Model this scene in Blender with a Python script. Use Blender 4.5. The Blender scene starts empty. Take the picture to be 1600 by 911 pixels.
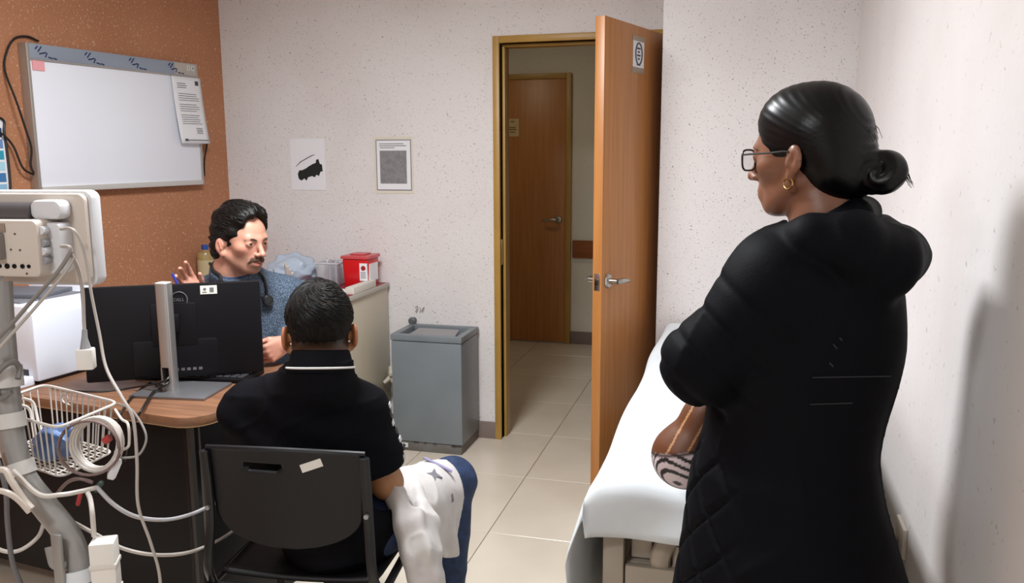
import bpy, bmesh, math, random
import numpy as np
from mathutils import Matrix, Vector

# ---------------------------------------------------------------- scene, camera, world, lights
scene = bpy.context.scene
col = scene.collection
R = math.radians
CAM_F, CAM_YAW, CAM_PITCH, CAM_ROLL, CAM_H = 1319.25, .26521, .16323, -.00413, 1.5

def cam_axes():
    y, p, r = CAM_YAW, CAM_PITCH, CAM_ROLL
    f = Vector((-math.sin(y)*math.cos(p), math.cos(y)*math.cos(p), -math.sin(p)))
    rt = Vector((math.cos(y), math.sin(y), 0)); up = rt.cross(f)
    return rt*math.cos(r)+up*math.sin(r), up*math.cos(r)-rt*math.sin(r), f
RT, UP, FW = cam_axes()
cam_data = bpy.data.cameras.new('camera')
cam = bpy.data.objects.new('camera', cam_data); col.objects.link(cam)
cam_data.sensor_width = 36; cam_data.lens = 36*CAM_F/1600; cam_data.clip_start = .05
cam.matrix_world = Matrix(((RT.x, UP.x, -FW.x, 0), (RT.y, UP.y, -FW.y, 0), (RT.z, UP.z, -FW.z, CAM_H), (0, 0, 0, 1)))
scene.camera = cam

world = bpy.data.worlds.new('world'); scene.world = world; world.use_nodes = True
world.node_tree.nodes['Background'].inputs[0].default_value = (.9, .95, 1, 1)
world.node_tree.nodes['Background'].inputs[1].default_value = .05
scene.view_settings.view_transform = 'Standard'; scene.view_settings.look = 'None'
scene.view_settings.gamma = 1; scene.view_settings.exposure = 0.08
scene.view_settings.use_curve_mapping = False

CEIL = 2.5
# the room's own ceiling lamps, above and behind the frame: one over the desk side, one behind the camera
# (it throws the standing person's shadow onto the right wall)
for nm, x, y, sz, w_ in (('ceiling_lamp_desk_offscreen', -1.15, 2.05, .6, 64), ('ceiling_lamp_back_offscreen', -1.2, -.35, .45, 34)):
    l = bpy.data.lights.new(nm, 'AREA'); l.shape = 'SQUARE'; l.size = sz*.92; l.energy = w_; l.color = (.95, .98, 1)
    lo = bpy.data.objects.new(nm, l); lo.location = (x, y, CEIL-.03); col.objects.link(lo)
# the corridor has a warmer lamp of its own (the photograph shows it dimly and warmly lit), on its ceiling above the frame
l = bpy.data.lights.new('hall_ceiling_lamp_offscreen', 'AREA'); l.shape = 'SQUARE'; l.size = .2; l.energy = 3.6; l.color = (1, .85, .6)
lo = bpy.data.objects.new('hall_ceiling_lamp_offscreen', l); lo.location = (-1.6, 5.3, CEIL-.03); col.objects.link(lo)

# ---------------------------------------------------------------- helpers
def V(*a): return Vector(a)
def ray(px, py): return RT*((px-800)/CAM_F)+UP*((455.5-py)/CAM_F)+FW
C0 = Vector((0, 0, CAM_H))
def atY(px, py, y): d = ray(px, py); return C0+d*(y/d.y)
def atX(px, py, x): d = ray(px, py); return C0+d*(x/d.x)
def atZ(px, py, z): d = ray(px, py); return C0+d*((z-CAM_H)/d.z)
def atD(px, py, dd): return C0+ray(px, py)*dd

def lin(c):
    if isinstance(c, str): c = tuple(int(c[i:i+2], 16)/255 for i in (0, 2, 4))
    return tuple(x/12.92 if x <= .04045 else ((x+.055)/1.055)**2.4 for x in c)

MATS = {}
def mat(name, c='808080', rough=.5, metal=0, spec=.5, c2=None, scale=20, detail=3, bump=0, bscale=None, stretch=None, attr=None, alpha=None, trans=0, emit=0, mixlo=.35, mixhi=.65, coat=0, sheen=0, objco=True):
    if name in MATS: return MATS[name]
    m = bpy.data.materials.new(name); m.use_nodes = True; nt = m.node_tree; N = nt.nodes; L = nt.links
    b = N['Principled BSDF']; MATS[name] = m
    b.inputs['Base Color'].default_value = (*lin(c), 1); b.inputs['Roughness'].default_value = rough
    b.inputs['Metallic'].default_value = metal; b.inputs['Specular IOR Level'].default_value = spec
    if trans: b.inputs['Transmission Weight'].default_value = trans
    if coat: b.inputs['Coat Weight'].default_value = coat
    if sheen: b.inputs['Sheen Weight'].default_value = sheen
    if alpha is not None: b.inputs['Alpha'].default_value = alpha
    if emit:
        b.inputs['Emission Color'].default_value = (*lin(c), 1); b.inputs['Emission Strength'].default_value = emit
    tc = N.new('ShaderNodeTexCoord'); mp = N.new('ShaderNodeMapping'); L.new(tc.outputs['Object'], mp.inputs[0])
    if stretch: mp.inputs['Scale'].default_value = stretch
    m['mp'] = mp.name
    if c2:
        nz = N.new('ShaderNodeTexNoise'); nz.inputs['Scale'].default_value = scale; nz.inputs['Detail'].default_value = detail
        L.new(mp.outputs[0], nz.inputs['Vector'])
        rp = N.new('ShaderNodeValToRGB'); rp.color_ramp.elements[0].position = mixlo; rp.color_ramp.elements[1].position = mixhi
        rp.color_ramp.elements[0].color = (*lin(c), 1); rp.color_ramp.elements[1].color = (*lin(c2), 1)
        L.new(nz.outputs['Fac'], rp.inputs[0]); L.new(rp.outputs[0], b.inputs['Base Color'])
    if attr:
        at = N.new('ShaderNodeAttribute'); at.attribute_name = attr
        L.new(at.outputs['Color'], b.inputs['Base Color'])
    if bump:
        nb = N.new('ShaderNodeTexNoise'); nb.inputs['Scale'].default_value = bscale or scale; nb.inputs['Detail'].default_value = 4
        L.new(mp.outputs[0], nb.inputs['Vector'])
        bp = N.new('ShaderNodeBump'); bp.inputs['Strength'].default_value = bump; bp.inputs['Distance'].default_value = .004
        L.new(nb.outputs['Fac'], bp.inputs['Height']); L.new(bp.outputs[0], b.inputs['Normal'])
    return m

def stucco(name, base, speck, speck2, sscale, thr, bump=.35):
    m = bpy.data.materials.new(name); m.use_nodes = True; nt = m.node_tree; N = nt.nodes; L = nt.links
    b = N['Principled BSDF']; b.inputs['Roughness'].default_value = .75; b.inputs['Specular IOR Level'].default_value = .3
    tc = N.new('ShaderNodeTexCoord')
    n1 = N.new('ShaderNodeTexNoise'); n1.inputs['Scale'].default_value = sscale; n1.inputs['Detail'].default_value = 2
    n1.inputs['Distortion'].default_value = .6
    n2 = N.new('ShaderNodeTexNoise'); n2.inputs['Scale'].default_value = 2.2; n2.inputs['Detail'].default_value = 3
    n3 = N.new('ShaderNodeTexNoise'); n3.inputs['Scale'].default_value = sscale*.55; n3.inputs['Detail'].default_value = 6
    for n in (n1, n2, n3): L.new(tc.outputs['Object'], n.inputs['Vector'])
    r1 = N.new('ShaderNodeValToRGB'); r1.color_ramp.elements[0].position = thr; r1.color_ramp.elements[1].position = thr+.045
    L.new(n1.outputs['Fac'], r1.inputs[0])
    r2 = N.new('ShaderNodeValToRGB'); r2.color_ramp.elements[0].color = (*lin(base), 1); r2.color_ramp.elements[1].color = (*lin(speck2), 1)
    r2.color_ramp.elements[0].position = .45; r2.color_ramp.elements[1].position = .8
    L.new(n2.outputs['Fac'], r2.inputs[0])
    mx = N.new('ShaderNodeMix'); mx.data_type = 'RGBA'
    L.new(r1.outputs[0], mx.inputs[0]); L.new(r2.outputs[0], mx.inputs[6]); mx.inputs[7].default_value = (*lin(speck), 1)
    L.new(mx.outputs[2], b.inputs['Base Color'])
    bp = N.new('ShaderNodeBump'); bp.inputs['Strength'].default_value = bump; bp.inputs['Distance'].default_value = .006
    L.new(n3.outputs['Fac'], bp.inputs['Height'])
    bp2 = N.new('ShaderNodeBump'); bp2.inputs['Strength'].default_value = bump; bp2.inputs['Distance'].default_value = .003; bp2.invert = True
    L.new(r1.outputs[0], bp2.inputs['Height']); L.new(bp.outputs[0], bp2.inputs['Normal'])
    L.new(bp2.outputs[0], b.inputs['Normal'])
    MATS[name] = m; return m

def wood(name, c1, c2, axis='z', rough=.4, scale=1.0, coat=0):
    st = {'z': (14, 14, .7), 'x': (.7, 14, 14), 'y': (14, .7, 14)}[axis]
    return mat(name, c1, rough=rough, c2=c2, scale=3*scale, detail=5, stretch=st, bump=.05, bscale=8, coat=coat)

def tag(o, label=None, cat=None, group=None, kind=None):
    if label: o['label'] = label
    if cat: o['category'] = cat
    if group: o['group'] = group
    if kind: o['kind'] = kind
    return o

def thing(name, label, cat, loc, group=None):
    o = bpy.data.objects.new(name, None); o.empty_display_size = .05; col.objects.link(o); o.location = Vector(loc)
    return tag(o, label, cat, group)

def put(name, me, parent=None, m=None):
    o = bpy.data.objects.new(name, me); col.objects.link(o)
    if m is not None and not me.materials: me.materials.append(m)
    if parent is not None:
        o.parent = parent
        q = parent; loc = Vector()
        if parent.type == 'EMPTY': o.matrix_parent_inverse = Matrix.Translation(-parent.location)
    return o

class MB:
    """collects shapes; build() links them as one mesh object in world space"""
    def __init__(s, M=None): s.v = []; s.f = []; s.M = M or Matrix.Identity(4)
    def add(s, vs, fs):
        n = len(s.v); s.v += [s.M @ Vector(v) for v in vs]; s.f += [tuple(n+i for i in f) for f in fs]; return s
    def box(s, a, b):
        (x0, y0, z0), (x1, y1, z1) = a, b
        return s.add([(x0,y0,z0),(x1,y0,z0),(x1,y1,z0),(x0,y1,z0),(x0,y0,z1),(x1,y0,z1),(x1,y1,z1),(x0,y1,z1)],
                     [(3,2,1,0),(4,5,6,7),(0,1,5,4),(1,2,6,5),(2,3,7,6),(3,0,4,7)])
    def cbox(s, c, d): return s.box([c[i]-d[i]/2 for i in range(3)], [c[i]+d[i]/2 for i in range(3)])
    def prism(s, poly, z0, z1):
        n = len(poly); vs = [(x, y, z0) for x, y in poly]+[(x, y, z1) for x, y in poly]
        return s.add(vs, [tuple(range(n-1, -1, -1)), tuple(range(n, 2*n))]+[(i, (i+1) % n, n+(i+1) % n, n+i) for i in range(n)])
    def prism_y(s, poly, y0, y1):      # poly in (x, z)
        n = len(poly); vs = [(x, y0, z) for x, z in poly]+[(x, y1, z) for x, z in poly]
        return s.add(vs, [tuple(range(n)), tuple(range(2*n-1, n-1, -1))]+[(i, n+i, n+(i+1) % n, (i+1) % n) for i in range(n)])
    def tube(s, pts, r, seg=8, closed=False, flat=None):
        pts = [Vector(p) for p in pts]; n = len(pts); rs = r if isinstance(r, (list, tuple)) else [r]*n
        vs = []; up = None
        for i, p in enumerate(pts):
            a = pts[(i-1) % n] if (closed or i > 0) else p; b = pts[(i+1) % n] if (closed or i < n-1) else p
            t = (b-a).normalized() if (b-a).length > 1e-9 else Vector((0, 0, 1))
            if up is None:
                up = Vector((0, 0, 1)) if abs(t.z) < .9 else Vector((1, 0, 0))
            u = up-t*up.dot(t)
            u = u.normalized() if u.length > 1e-6 else t.orthogonal().normalized()
            w = t.cross(u); up = u
            for k in range(seg):
                an = 2*math.pi*k/seg; fa = flat or 1
                vs.append(p+u*(rs[i]*math.cos(an))+w*(rs[i]*fa*math.sin(an)))
        fs = []
        m = n if closed else n-1
        for i in range(m):
            j = (i+1) % n
            for k in range(seg): fs.append((i*seg+k, i*seg+(k+1) % seg, j*seg+(k+1) % seg, j*seg+k))
        if not closed: fs += [tuple(range(seg-1, -1, -1)), tuple((n-1)*seg+k for k in range(seg))]
        return s.add(vs, fs)
    def lathe(s, prof, c=(0, 0, 0), seg=24):   # prof: list of (r, z)
        n = len(prof); vs = []
        for r_, z in prof:
            for k in range(seg):
                a = 2*math.pi*k/seg; vs.append((c[0]+r_*math.cos(a), c[1]+r_*math.sin(a), c[2]+z))
        fs = [(i*seg+k, i*seg+(k+1) % seg, (i+1)*seg+(k+1) % seg, (i+1)*seg+k) for i in range(n-1) for k in range(seg)]
        fs += [tuple(range(seg-1, -1, -1)), tuple((n-1)*seg+k for k in range(seg))]
        return s.add(vs, fs)
    def grid(s, fn, nu, nv):
        vs = [fn(i/nu, j/nv) for j in range(nv+1) for i in range(nu+1)]
        fs = [(j*(nu+1)+i, j*(nu+1)+i+1, (j+1)*(nu+1)+i+1, (j+1)*(nu+1)+i) for j in range(nv) for i in range(nu)]
        return s.add(vs, fs)
    def build(s, name, m, parent=None, bevel=0, smooth=35, seg=2, solid=0, subsurf=0):
        me = bpy.data.meshes.new(name); me.from_pydata([tuple(v) for v in s.v], [], s.f); me.update()
        bm = bmesh.new(); bm.from_mesh(me); bmesh.ops.recalc_face_normals(bm, faces=bm.faces)
        if bevel:
            es = [e for e in bm.edges if len(e.link_faces) == 2 and e.calc_face_angle(0) > .5]
            bmesh.ops.bevel(bm, geom=es, offset=bevel, segments=seg, affect='EDGES', profile=.5, clamp_overlap=True)
        bm.to_mesh(me); bm.free()
        if smooth:
            me.shade_smooth(); me.set_sharp_from_angle(angle=R(smooth))
        o = put(name, me, parent, m)
        if solid:
            q = o.modifiers.new('thickness', 'SOLIDIFY'); q.thickness = solid; q.offset = 0
        if subsurf:
            q = o.modifiers.new('smooth', 'SUBSURF'); q.levels = q.render_levels = subsurf
        return o

def spline(pts, n=8):
    """Catmull-Rom through the points"""
    P = [Vector(p) for p in pts]; P = [P[0]*2-P[1]]+P+[P[-1]*2-P[-2]]; out = []
    for i in range(1, len(P)-2):
        for k in range(n):
            t = k/n; a, b, c, d = P[i-1:i+3]
            out.append(.5*((2*b)+(c-a)*t+(2*a-5*b+4*c-d)*t*t+(3*b-a-3*c+d)*t*t*t))
    out.append(P[-2]); return out

def frame(o, x, y, z):
    o, x, y, z = map(Vector, (o, x, y, z))
    return Matrix(((x.x, y.x, z.x, o.x), (x.y, y.y, z.y, o.y), (x.z, y.z, z.z, o.z), (0, 0, 0, 1)))
def yawM(loc, a): return Matrix.Translation(Vector(loc)) @ Matrix.Rotation(a, 4, 'Z')
def rrect(x0, y0, x1, y1, r, n=5):
    out = []
    for cx, cy, a0 in ((x1-r, y0+r, -90), (x1-r, y1-r, 0), (x0+r, y1-r, 90), (x0+r, y0+r, 180)):
        for k in range(n+1):
            a = R(a0+90*k/n); out.append((cx+r*math.cos(a), cy+r*math.sin(a)))
    return out
def text(name, body, size, M, m, parent, depth=.0006, align='CENTER'):
    cu = bpy.data.curves.new(name, 'FONT'); cu.body = body; cu.size = size; cu.align_x = align; cu.align_y = 'CENTER'; cu.extrude = depth
    t = bpy.data.objects.new(name, cu); col.objects.link(t)
    dg = bpy.context.evaluated_depsgraph_get(); me = bpy.data.meshes.new_from_object(t.evaluated_get(dg))
    bpy.data.objects.remove(t); bpy.data.curves.remove(cu)
    me.transform(M); me.materials.clear()
    return put(name, me, parent, m)

# ---------------------------------------------------------------- the room
FARY, JOGY, JOGX, RX, BACKY = 4.131, 3.78, -.353, .433, -2.0
SK = R(7)                                      # the left wall runs 7 degrees off square
LA = Vector((-2.743, FARY, 0)); LW = Vector((-math.sin(SK), -math.cos(SK), 0)); LN = Vector((math.cos(SK), -math.sin(SK), 0))
def lw(s, z, off=0): return LA+LW*s+LN*off+Vector((0, 0, z))
def lw_hit(px, py, off=0):
    d = ray(px, py); A = LA+LN*off; t = (A-C0).dot(LN)/d.dot(LN); p = C0+d*t
    return (p-A).dot(LW), p.z

M_WALL = stucco('white_stucco', 'e4dfde', '8a8481', 'dcd5d3', 150, .667)
M_WALL2 = stucco('white_stucco_specked', 'e4dfde', '716c69', 'dcd5d3', 150, .655)
M_WALL3 = stucco('white_stucco_smooth', 'e4dfde', 'c8c2bf', 'dcd5d3', 62, .68, .2)
M_ORANGE = stucco('terracotta_stucco', 'b47c5b', 'cda68b', 'aa7352', 120, .62, .3)
M_HALLW = stucco('hall_stucco', 'e2dccf', 'c4bdb0', 'dad3c5', 62, .68, .2)
M_CEIL = mat('ceiling_paint', 'e8e6e2', rough=.9)
M_TILE = mat('cream_tile', 'd6cab9', rough=.22, c2='ded3c3', scale=2.5, spec=.5)
M_GROUT = mat('grout', '8b7f72', rough=.9)
M_BASE = mat('baseboard_tile', '7d6e69', rough=.5, c2='85766f', scale=9)
M_OAK = wood('oak_veneer', 'ad7038', 'bb7e44', 'z', .38)
M_OAKEDGE = M_OAK
M_FRAME = mat('ochre_paint', 'b48d44', rough=.4, c2='ab843e', scale=6)
M_CHROME = mat('brushed_steel', 'b8b4ae', rough=.28, metal=1)
M_PAPER = mat('paper', 'e9e9ec', rough=.8)
M_INK = mat('ink', '4a4a52', rough=.8)
M_BLACKINK = mat('black_ink', '17171a', rough=.7)

fl = MB(); fl.box((-4.2, BACKY, -.06), (1.6, 6.7, -.004))
floor = tag(fl.build('floor', M_GROUT, smooth=0), kind='structure')
TX, TY, TS = -.929, 3.040, .6
tile_mesh = None
for i in range(-5, 4):
    for j in range(-9, 7):
        x0, y0 = TX+i*TS, TY+j*TS
        x1, y1 = x0+TS, y0+TS
        x0, y0 = max(x0, -4.1), max(y0, BACKY+.01); x1, y1 = min(x1, 1.5), min(y1, 6.6)
        if x1-x0 < .05 or y1-y0 < .05: continue
        if y1 < 4.2 and (x0 > RX+.05 or x1 < -3.65): continue
        full = x1-x0 > .599 and y1-y0 > .599
        if full and tile_mesh:
            o = put('tile', tile_mesh, floor)
        else:
            hx, hy = (x1-x0)/2-.0015, (y1-y0)/2-.0015
            t = MB(); t.box((-hx, -hy, -.012), (hx, hy, 0)); o = t.build('tile', M_TILE, floor, bevel=.0012, seg=1, smooth=0)
            if full: tile_mesh = o.data
        o.location = ((x0+x1)/2, (y0+y1)/2, 0)

OPX0, OPX1, OPZ = -1.18, -.385, 2.03
w = MB()
w.box((-2.95, FARY, 0), (OPX0, FARY+.14, CEIL)); w.box((OPX1, FARY, 0), (RX+.12, FARY+.14, CEIL)); w.box((OPX0, FARY, OPZ), (OPX1, FARY+.14, CEIL))
wall_far = tag(w.build('wall_far', M_WALL, smooth=0), kind='structure')
w = MB(); w.box((JOGX, JOGY, 0), (RX+.02, FARY, CEIL)); tag(w.build('wall_return', M_WALL2, smooth=0), kind='structure')
w = MB(); w.box((RX, BACKY-.1, 0), (RX+.12, FARY, CEIL)); wall_right = tag(w.build('wall_right', M_WALL3, smooth=0), kind='structure')
a, b = lw(0, 0), lw(6.3, 0)
w = MB(); w.prism([(a.x, a.y), (b.x, b.y), (b.x-.15, b.y), (a.x-.2, a.y)], 0, CEIL); wall_left = tag(w.build('wall_left', M_ORANGE, smooth=0), kind='structure')
w = MB(); w.box((-3.7, BACKY-.12, 0), (RX, BACKY, CEIL)); tag(w.build('wall_back', M_WALL, smooth=0), kind='structure')
w = MB(); w.box((-3.7, BACKY-.12, CEIL), (1.6, 6.7, CEIL+.1)); tag(w.build('ceiling', M_CEIL, smooth=0), kind='structure')
# hallway
HY = 6.45
w = MB(); w.box((-3.6, HY, 0), (1.5, HY+.1, CEIL)); tag(w.build('wall_hall', M_HALLW, smooth=0), kind='structure')
w = MB(); w.box((-3.6, FARY+.14, 0), (-3.5, HY, CEIL)); tag(w.build('wall_hall_left', M_HALLW, smooth=0), kind='structure')
w = MB(); w.box((1.4, FARY+.14, 0), (1.5, HY, CEIL)); tag(w.build('wall_hall_right', M_HALLW, smooth=0), kind='structure')
# baseboards
w = MB(); w.box((-2.74, FARY-.012, 0), (-1.212, FARY+.002, .09)); tag(w.build('baseboard_far', M_BASE, bevel=.002), kind='structure')
w = MB(); w.box((JOGX+.001, JOGY-.012, 0), (RX, JOGY+.002, .09)); tag(w.build('baseboard_return', M_BASE, bevel=.002), kind='structure')
w = MB(); w.box((RX-.012, BACKY, 0), (RX+.002, JOGY-.012, .09)); tag(w.build('baseboard_right', M_BASE, bevel=.002), kind='structure')
w = MB(); w.box((-1.272, HY-.014, 0), (1.4, HY+.002, .1)); tag(w.build('baseboard_hall', M_BASE, bevel=.002), kind='structure')
# door frame of the open door (trim_1): casing, jamb and stop, each with its own step
t1 = bpy.data.objects.new('trim_1', None); col.objects.link(t1); t1['kind'] = 'structure'
for nm, x0, x1 in (('jamb', -1.214, OPX0), ('jamb', OPX1, OPX1+.03)):
    m_ = MB(); m_.box((x0, FARY-.014, 0), (x1, FARY+.15, OPZ+.034)); m_.build(nm, M_FRAME, t1, bevel=.003)
m_ = MB(); m_.box((OPX0, FARY-.014, OPZ), (OPX1, FARY+.15, OPZ+.034)); m_.build('head_jamb', M_FRAME, t1, bevel=.003)
for x0, x1 in ((OPX0, OPX0+.014), (OPX1-.014, OPX1)):
    m_ = MB(); m_.box((x0, FARY+.04, 0), (x1, FARY+.12, OPZ)); m_.build('door_stop', M_FRAME, t1, bevel=.002)
m_ = MB(); m_.box((OPX0+.014, FARY+.04, OPZ-.014), (OPX1-.014, FARY+.12, OPZ)); m_.build('door_stop', M_FRAME, t1, bevel=.002)
m_ = MB(); m_.box((OPX0-.001, FARY+.004, .93), (OPX0+.0025, FARY+.034, 1.06)); m_.build('strike_plate', M_CHROME, t1, bevel=.001)

# the open door: hinge side at the right jamb, free edge in the room
HIN = Vector((-.345, 4.085, 0)); FREE = Vector((-.553, 3.350, 0))
du = (FREE-HIN).normalized(); dn = Vector((-du.y, du.x, 0)); dl = (FREE-HIN).length
if dn.x < 0: dn = -dn
DM = frame(HIN, du, dn, (0, 0, 1))      # x along the door from the hinge, y towards the lit room face
door = tag(MB(DM).box((0, -.02, .008), (dl-.004, .02, 2.018)).build('door_1', M_OAK, bevel=.0015), kind='structure')
MB(DM).box((dl-.005, -.0198, .009), (dl, .0198, 2.0175)).build('edge_band', M_OAKEDGE, door, bevel=.001)
LZ = .98
hx = dl-.055
def lever(side, par, M, x, z, dirx=-1):
    y0 = .02 if side > 0 else -.02; s = side
    h = MB(M @ frame((x, y0, z), (1, 0, 0), (0, 0, 1), (0, s, 0)))
    h.lathe([(.0, -.001), (.03, -.001), (.031, .004), (.026, .010), (.012, .012), (.011, .045), (0, .045)])
    o = h.build('handle', M_CHROME, par)
    g = MB(M); p = [(x, y0+s*.045, z), (x+dirx*.012, y0+s*.052, z), (x+dirx*.05, y0+s*.053, z-.002), (x+dirx*.09, y0+s*.05, z-.006), (x+dirx*.112, y0+s*.045, z-.012)]
    g.tube(spline(p, 5), [.011]*5+[.0115]*6+[.010]*6+[.008]*5, 10); g.build('lever', M_CHROME, o)
    return o
lever(1, door, DM, hx, LZ); lever(-1, door, DM, hx, LZ)
MB(DM).box((dl-.001, -.0125, LZ-.035), (dl+.0012, .0125, LZ+.035)).build('latch_plate', M_CHROME, door, bevel=.0006)
MB(DM).box((dl, -.006, LZ-.012), (dl+.009, .007, LZ+.012)).build('latch_bolt', mat('dark_steel', '5a5650', rough=.35, metal=1), door, bevel=.001)
for z in (.25, 1.0, 1.8):
    MB(DM).tube([(-.006, .014, z-.05), (-.006, .014, z+.05)], .007, 10).build('hinge', M_CHROME, door)
# taped sign on the door
sx0, sx1, sz0, sz1 = dl-.43, dl-.33, 1.83, 1.945
sg = thing('door_sign', 'small taped paper sign with oval emblem on the open oak door', 'sign', DM @ Vector((dl-.33, .02, 1.83)))
sgx = dl-.335
MB(DM).box((sgx-.058, .0203, 1.836), (sgx+.058, .0214, 1.966)).build('sheet', M_PAPER, sg)
tp = mat('clear_tape', 'b8a490', rough=.25, alpha=.55)
for z0, z1 in ((1.826, 1.850), (1.956, 1.976)):
    MB(DM).box((sgx-.068, .0215, z0), (sgx+.068, .0219, z1)).build('tape', tp, sg)
ov = MB(DM); ov.tube([(sgx+.034*math.cos(a*.2617), .0218, 1.905+.044*math.sin(a*.2617)) for a in range(24)], .0035, 6, closed=True)
for k in range(4): ov.cbox((sgx, .0219, 1.885+k*.014), (.02+.018*(k % 2), .0006, .007))
ov.box((sgx-.02, .0215, 1.858), (sgx+.02, .0221, 1.862)); ov.build('emblem', M_INK, sg)

# hall door (door_2)
t2 = bpy.data.objects.new('trim_2', None); col.objects.link(t2); t2['kind'] = 'structure'
for x0, x1 in ((-1.315, -1.272), (-2.24, -2.2)): MB().box((x0, HY-.03, 0), (x1, HY+.02, 2.09)).build('jamb', M_FRAME, t2, bevel=.003)
MB().box((-2.2, HY-.03, 2.05), (-1.315, HY+.02, 2.09)).build('head_jamb', M_FRAME, t2, bevel=.003)
M_OAK2 = M_OAK
door2 = tag(MB().box((-2.198, HY-.022, .012), (-1.317, HY+.01, 2.048)).build('door_2', M_OAK2, bevel=.002), kind='structure')
lever(-1, door2, Matrix.Translation((-1.372, HY-.002, 0)), 0, .985)
hs = thing('hall_sign', 'small buff paper notice on the far oak door in the hallway', 'sign', (-1.72, HY-.023, 1.62))
MB().box((-1.79, HY-.0245, 1.622), (-1.685, HY-.0225, 1.757)).build('sheet', mat('buff_paper', 'd3b98e', rough=.8), hs)
g = MB()
for k, (w0, z) in enumerate(((.03, 1.735), (.05, 1.69), (.06, 1.675), (.04, 1.655))): g.box((-1.735-w0/2, HY-.0252, z-.004), (-1.735+w0/2, HY-.0244, z+.004))
g.build('print', mat('brown_ink', '7a5c36'), hs)['kind'] = 'stuff'
hr = thing('crash_rail', 'brown wooden crash rail along the hallway wall beside the far door', 'rail', (-1.258, HY, .69))
MB().box((-1.258, HY-.03, .688), (1.3, HY, .825)).build('board', wood('rail_wood', '8a4f2c', '96592f', 'x', .4), hr, bevel=.006)

# ---------------------------------------------------------------- things on the walls
M_ALU = mat('aluminium', 'b9b4ae', rough=.4, metal=.6)
M_BOARD = mat('whiteboard_enamel', 'eff2fb', rough=.18)
M_BLACKCABLE = mat('black_cable', '1b1715', rough=.45)
M_BLUEINK = mat('blue_ink', '24345e', rough=.6)
BO = .05
def wf(s, z, off): return frame(lw(s, z, off), -LW, (0, 0, 1), LN)     # x towards the far wall, y up, z into the room
s0, zt0 = lw_hit(40, 67, BO); s1, zt1 = lw_hit(308, 100, BO); _, zb0 = lw_hit(52, 303, BO); _, zb1 = lw_hit(320, 287, BO)
ZT, ZB = (zt0+zt1)/2, (zb0+zb1)/2
wb = thing('whiteboard', 'white enamel board in aluminium frame on the terracotta wall', 'whiteboard', lw((s0+s1)/2, ZB))
W = s0-s1; Hh = ZT-ZB; BM = wf(s0, ZB, 0)
MB(BM).box((.012, .012, .004), (W-.012, Hh-.06, BO-.004)).build('panel', M_BOARD, wb, bevel=.001)
MB(BM).box((0, 0, 0), (.014, Hh, BO)).build('frame_side', M_ALU, wb, bevel=.002)
MB(BM).box((W-.014, 0, 0), (W, Hh, BO)).build('frame_side', M_ALU, wb, bevel=.002)
MB(BM).box((.014, 0, 0), (W-.014, .024, BO+.004)).build('frame_bottom', mat('pale_alu', 'd3d0cc', rough=.4, metal=.3), wb, bevel=.002)
hd = MB(BM).box((.014, Hh-.062, 0), (W-.014, Hh, BO)).build('header_strip', mat('header_film', '9aa5b5', rough=.35, metal=.3), wb, bevel=.002)
MB(BM).box((W-.16, Hh-.060, BO-.001), (W-.016, Hh-.002, BO+.0015)).build('bare_strip', mat('bare_alu', 'bdb7ae', rough=.45, metal=.3), hd)
MB(BM).box((.014, Hh-.068, BO-.006), (W-.014, Hh-.062, BO+.003)).build('header_lip', M_ALU, hd)
for k in range(4):
    x = .04+k*.245
    g = MB(BM)
    for (ax, ay, bx, by) in ((0, .040, .012, .052), (.012, .030, .03, .052), (.018, .022, .05, .030), (.045, .010, .055, .028), (.06, .012, .08, .008), (.085, .01, .10, .007)):
        g.tube([(x+ax, Hh-.062+ay, BO+.0006), (x+bx, Hh-.062+by, BO+.0006)], .003, 5)
    o = g.build('film_mark', M_BLUEINK, hd); o['kind'] = 'stuff'
for x in (W-.075, W-.045):
    o = MB(BM).box((x, Hh-.035, BO+.001), (x+.018, Hh-.012, BO+.0025)).build('sticker', mat('sticker_grey', 'e0e0de'), hd)
    text('letter', 'E' if x < W-.06 else 'B', .02, BM @ Matrix.Translation((x+.009, Hh-.0235, BO+.0026)), M_INK, o)
nt = MB(BM).box((.022, Hh-.108, BO-.003), (.078, Hh-.066, BO+.001)).build('sticky_note', mat('pink_note', 'f0a8ae', rough=.8))
tag(nt, 'small pink sticky note on the corner of the whiteboard', 'sticky note')
# letter taped over the right edge of the board
lt = thing('letter', 'printed white letter taped over the corner of the whiteboard', 'paper', BM @ Vector((W-.1, Hh-.4, BO)))
def lp(x, y, o=0): # slightly curled sheet
    u = (x-(W-.19))/.2; v = (y-(Hh-.40))/.33
    return (x+.02*(1-v), y, BO+.004+o+.022*(1-v)**2+.006*math.sin(u*3))
g = MB(BM); g.grid(lambda u, v: lp(W-.19+u*.2, Hh-.40+v*.33), 8, 10); g.build('sheet', M_PAPER, lt, solid=.0006)
g = MB(BM)
rnd = random.Random(3)
def strip(x0, x1, y, h=.003):
    g.grid(lambda u, v: lp(x0+(x1-x0)*u, y+h*v, .0012), 6, 1)
for k in range(3): strip(W-.16, W-.16+.05+.02*rnd.random(), Hh-.105-k*.010)
for k in range(15):
    if k in (4, 9): continue
    strip(W-.16, W-.02-.03*rnd.random(), Hh-.155-k*.0105, .0025)
for k in range(4): strip(W-.075, W-.03, Hh-.325-k*.008)
strip(W-.15, W-.0, Hh-.385, .004); strip(W-.165, W-.145, Hh-.388, .012); strip(W-.038, W-.012, Hh-.108, .022)
o = g.build('print', M_INK, lt, smooth=0); o['kind'] = 'stuff'
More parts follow.
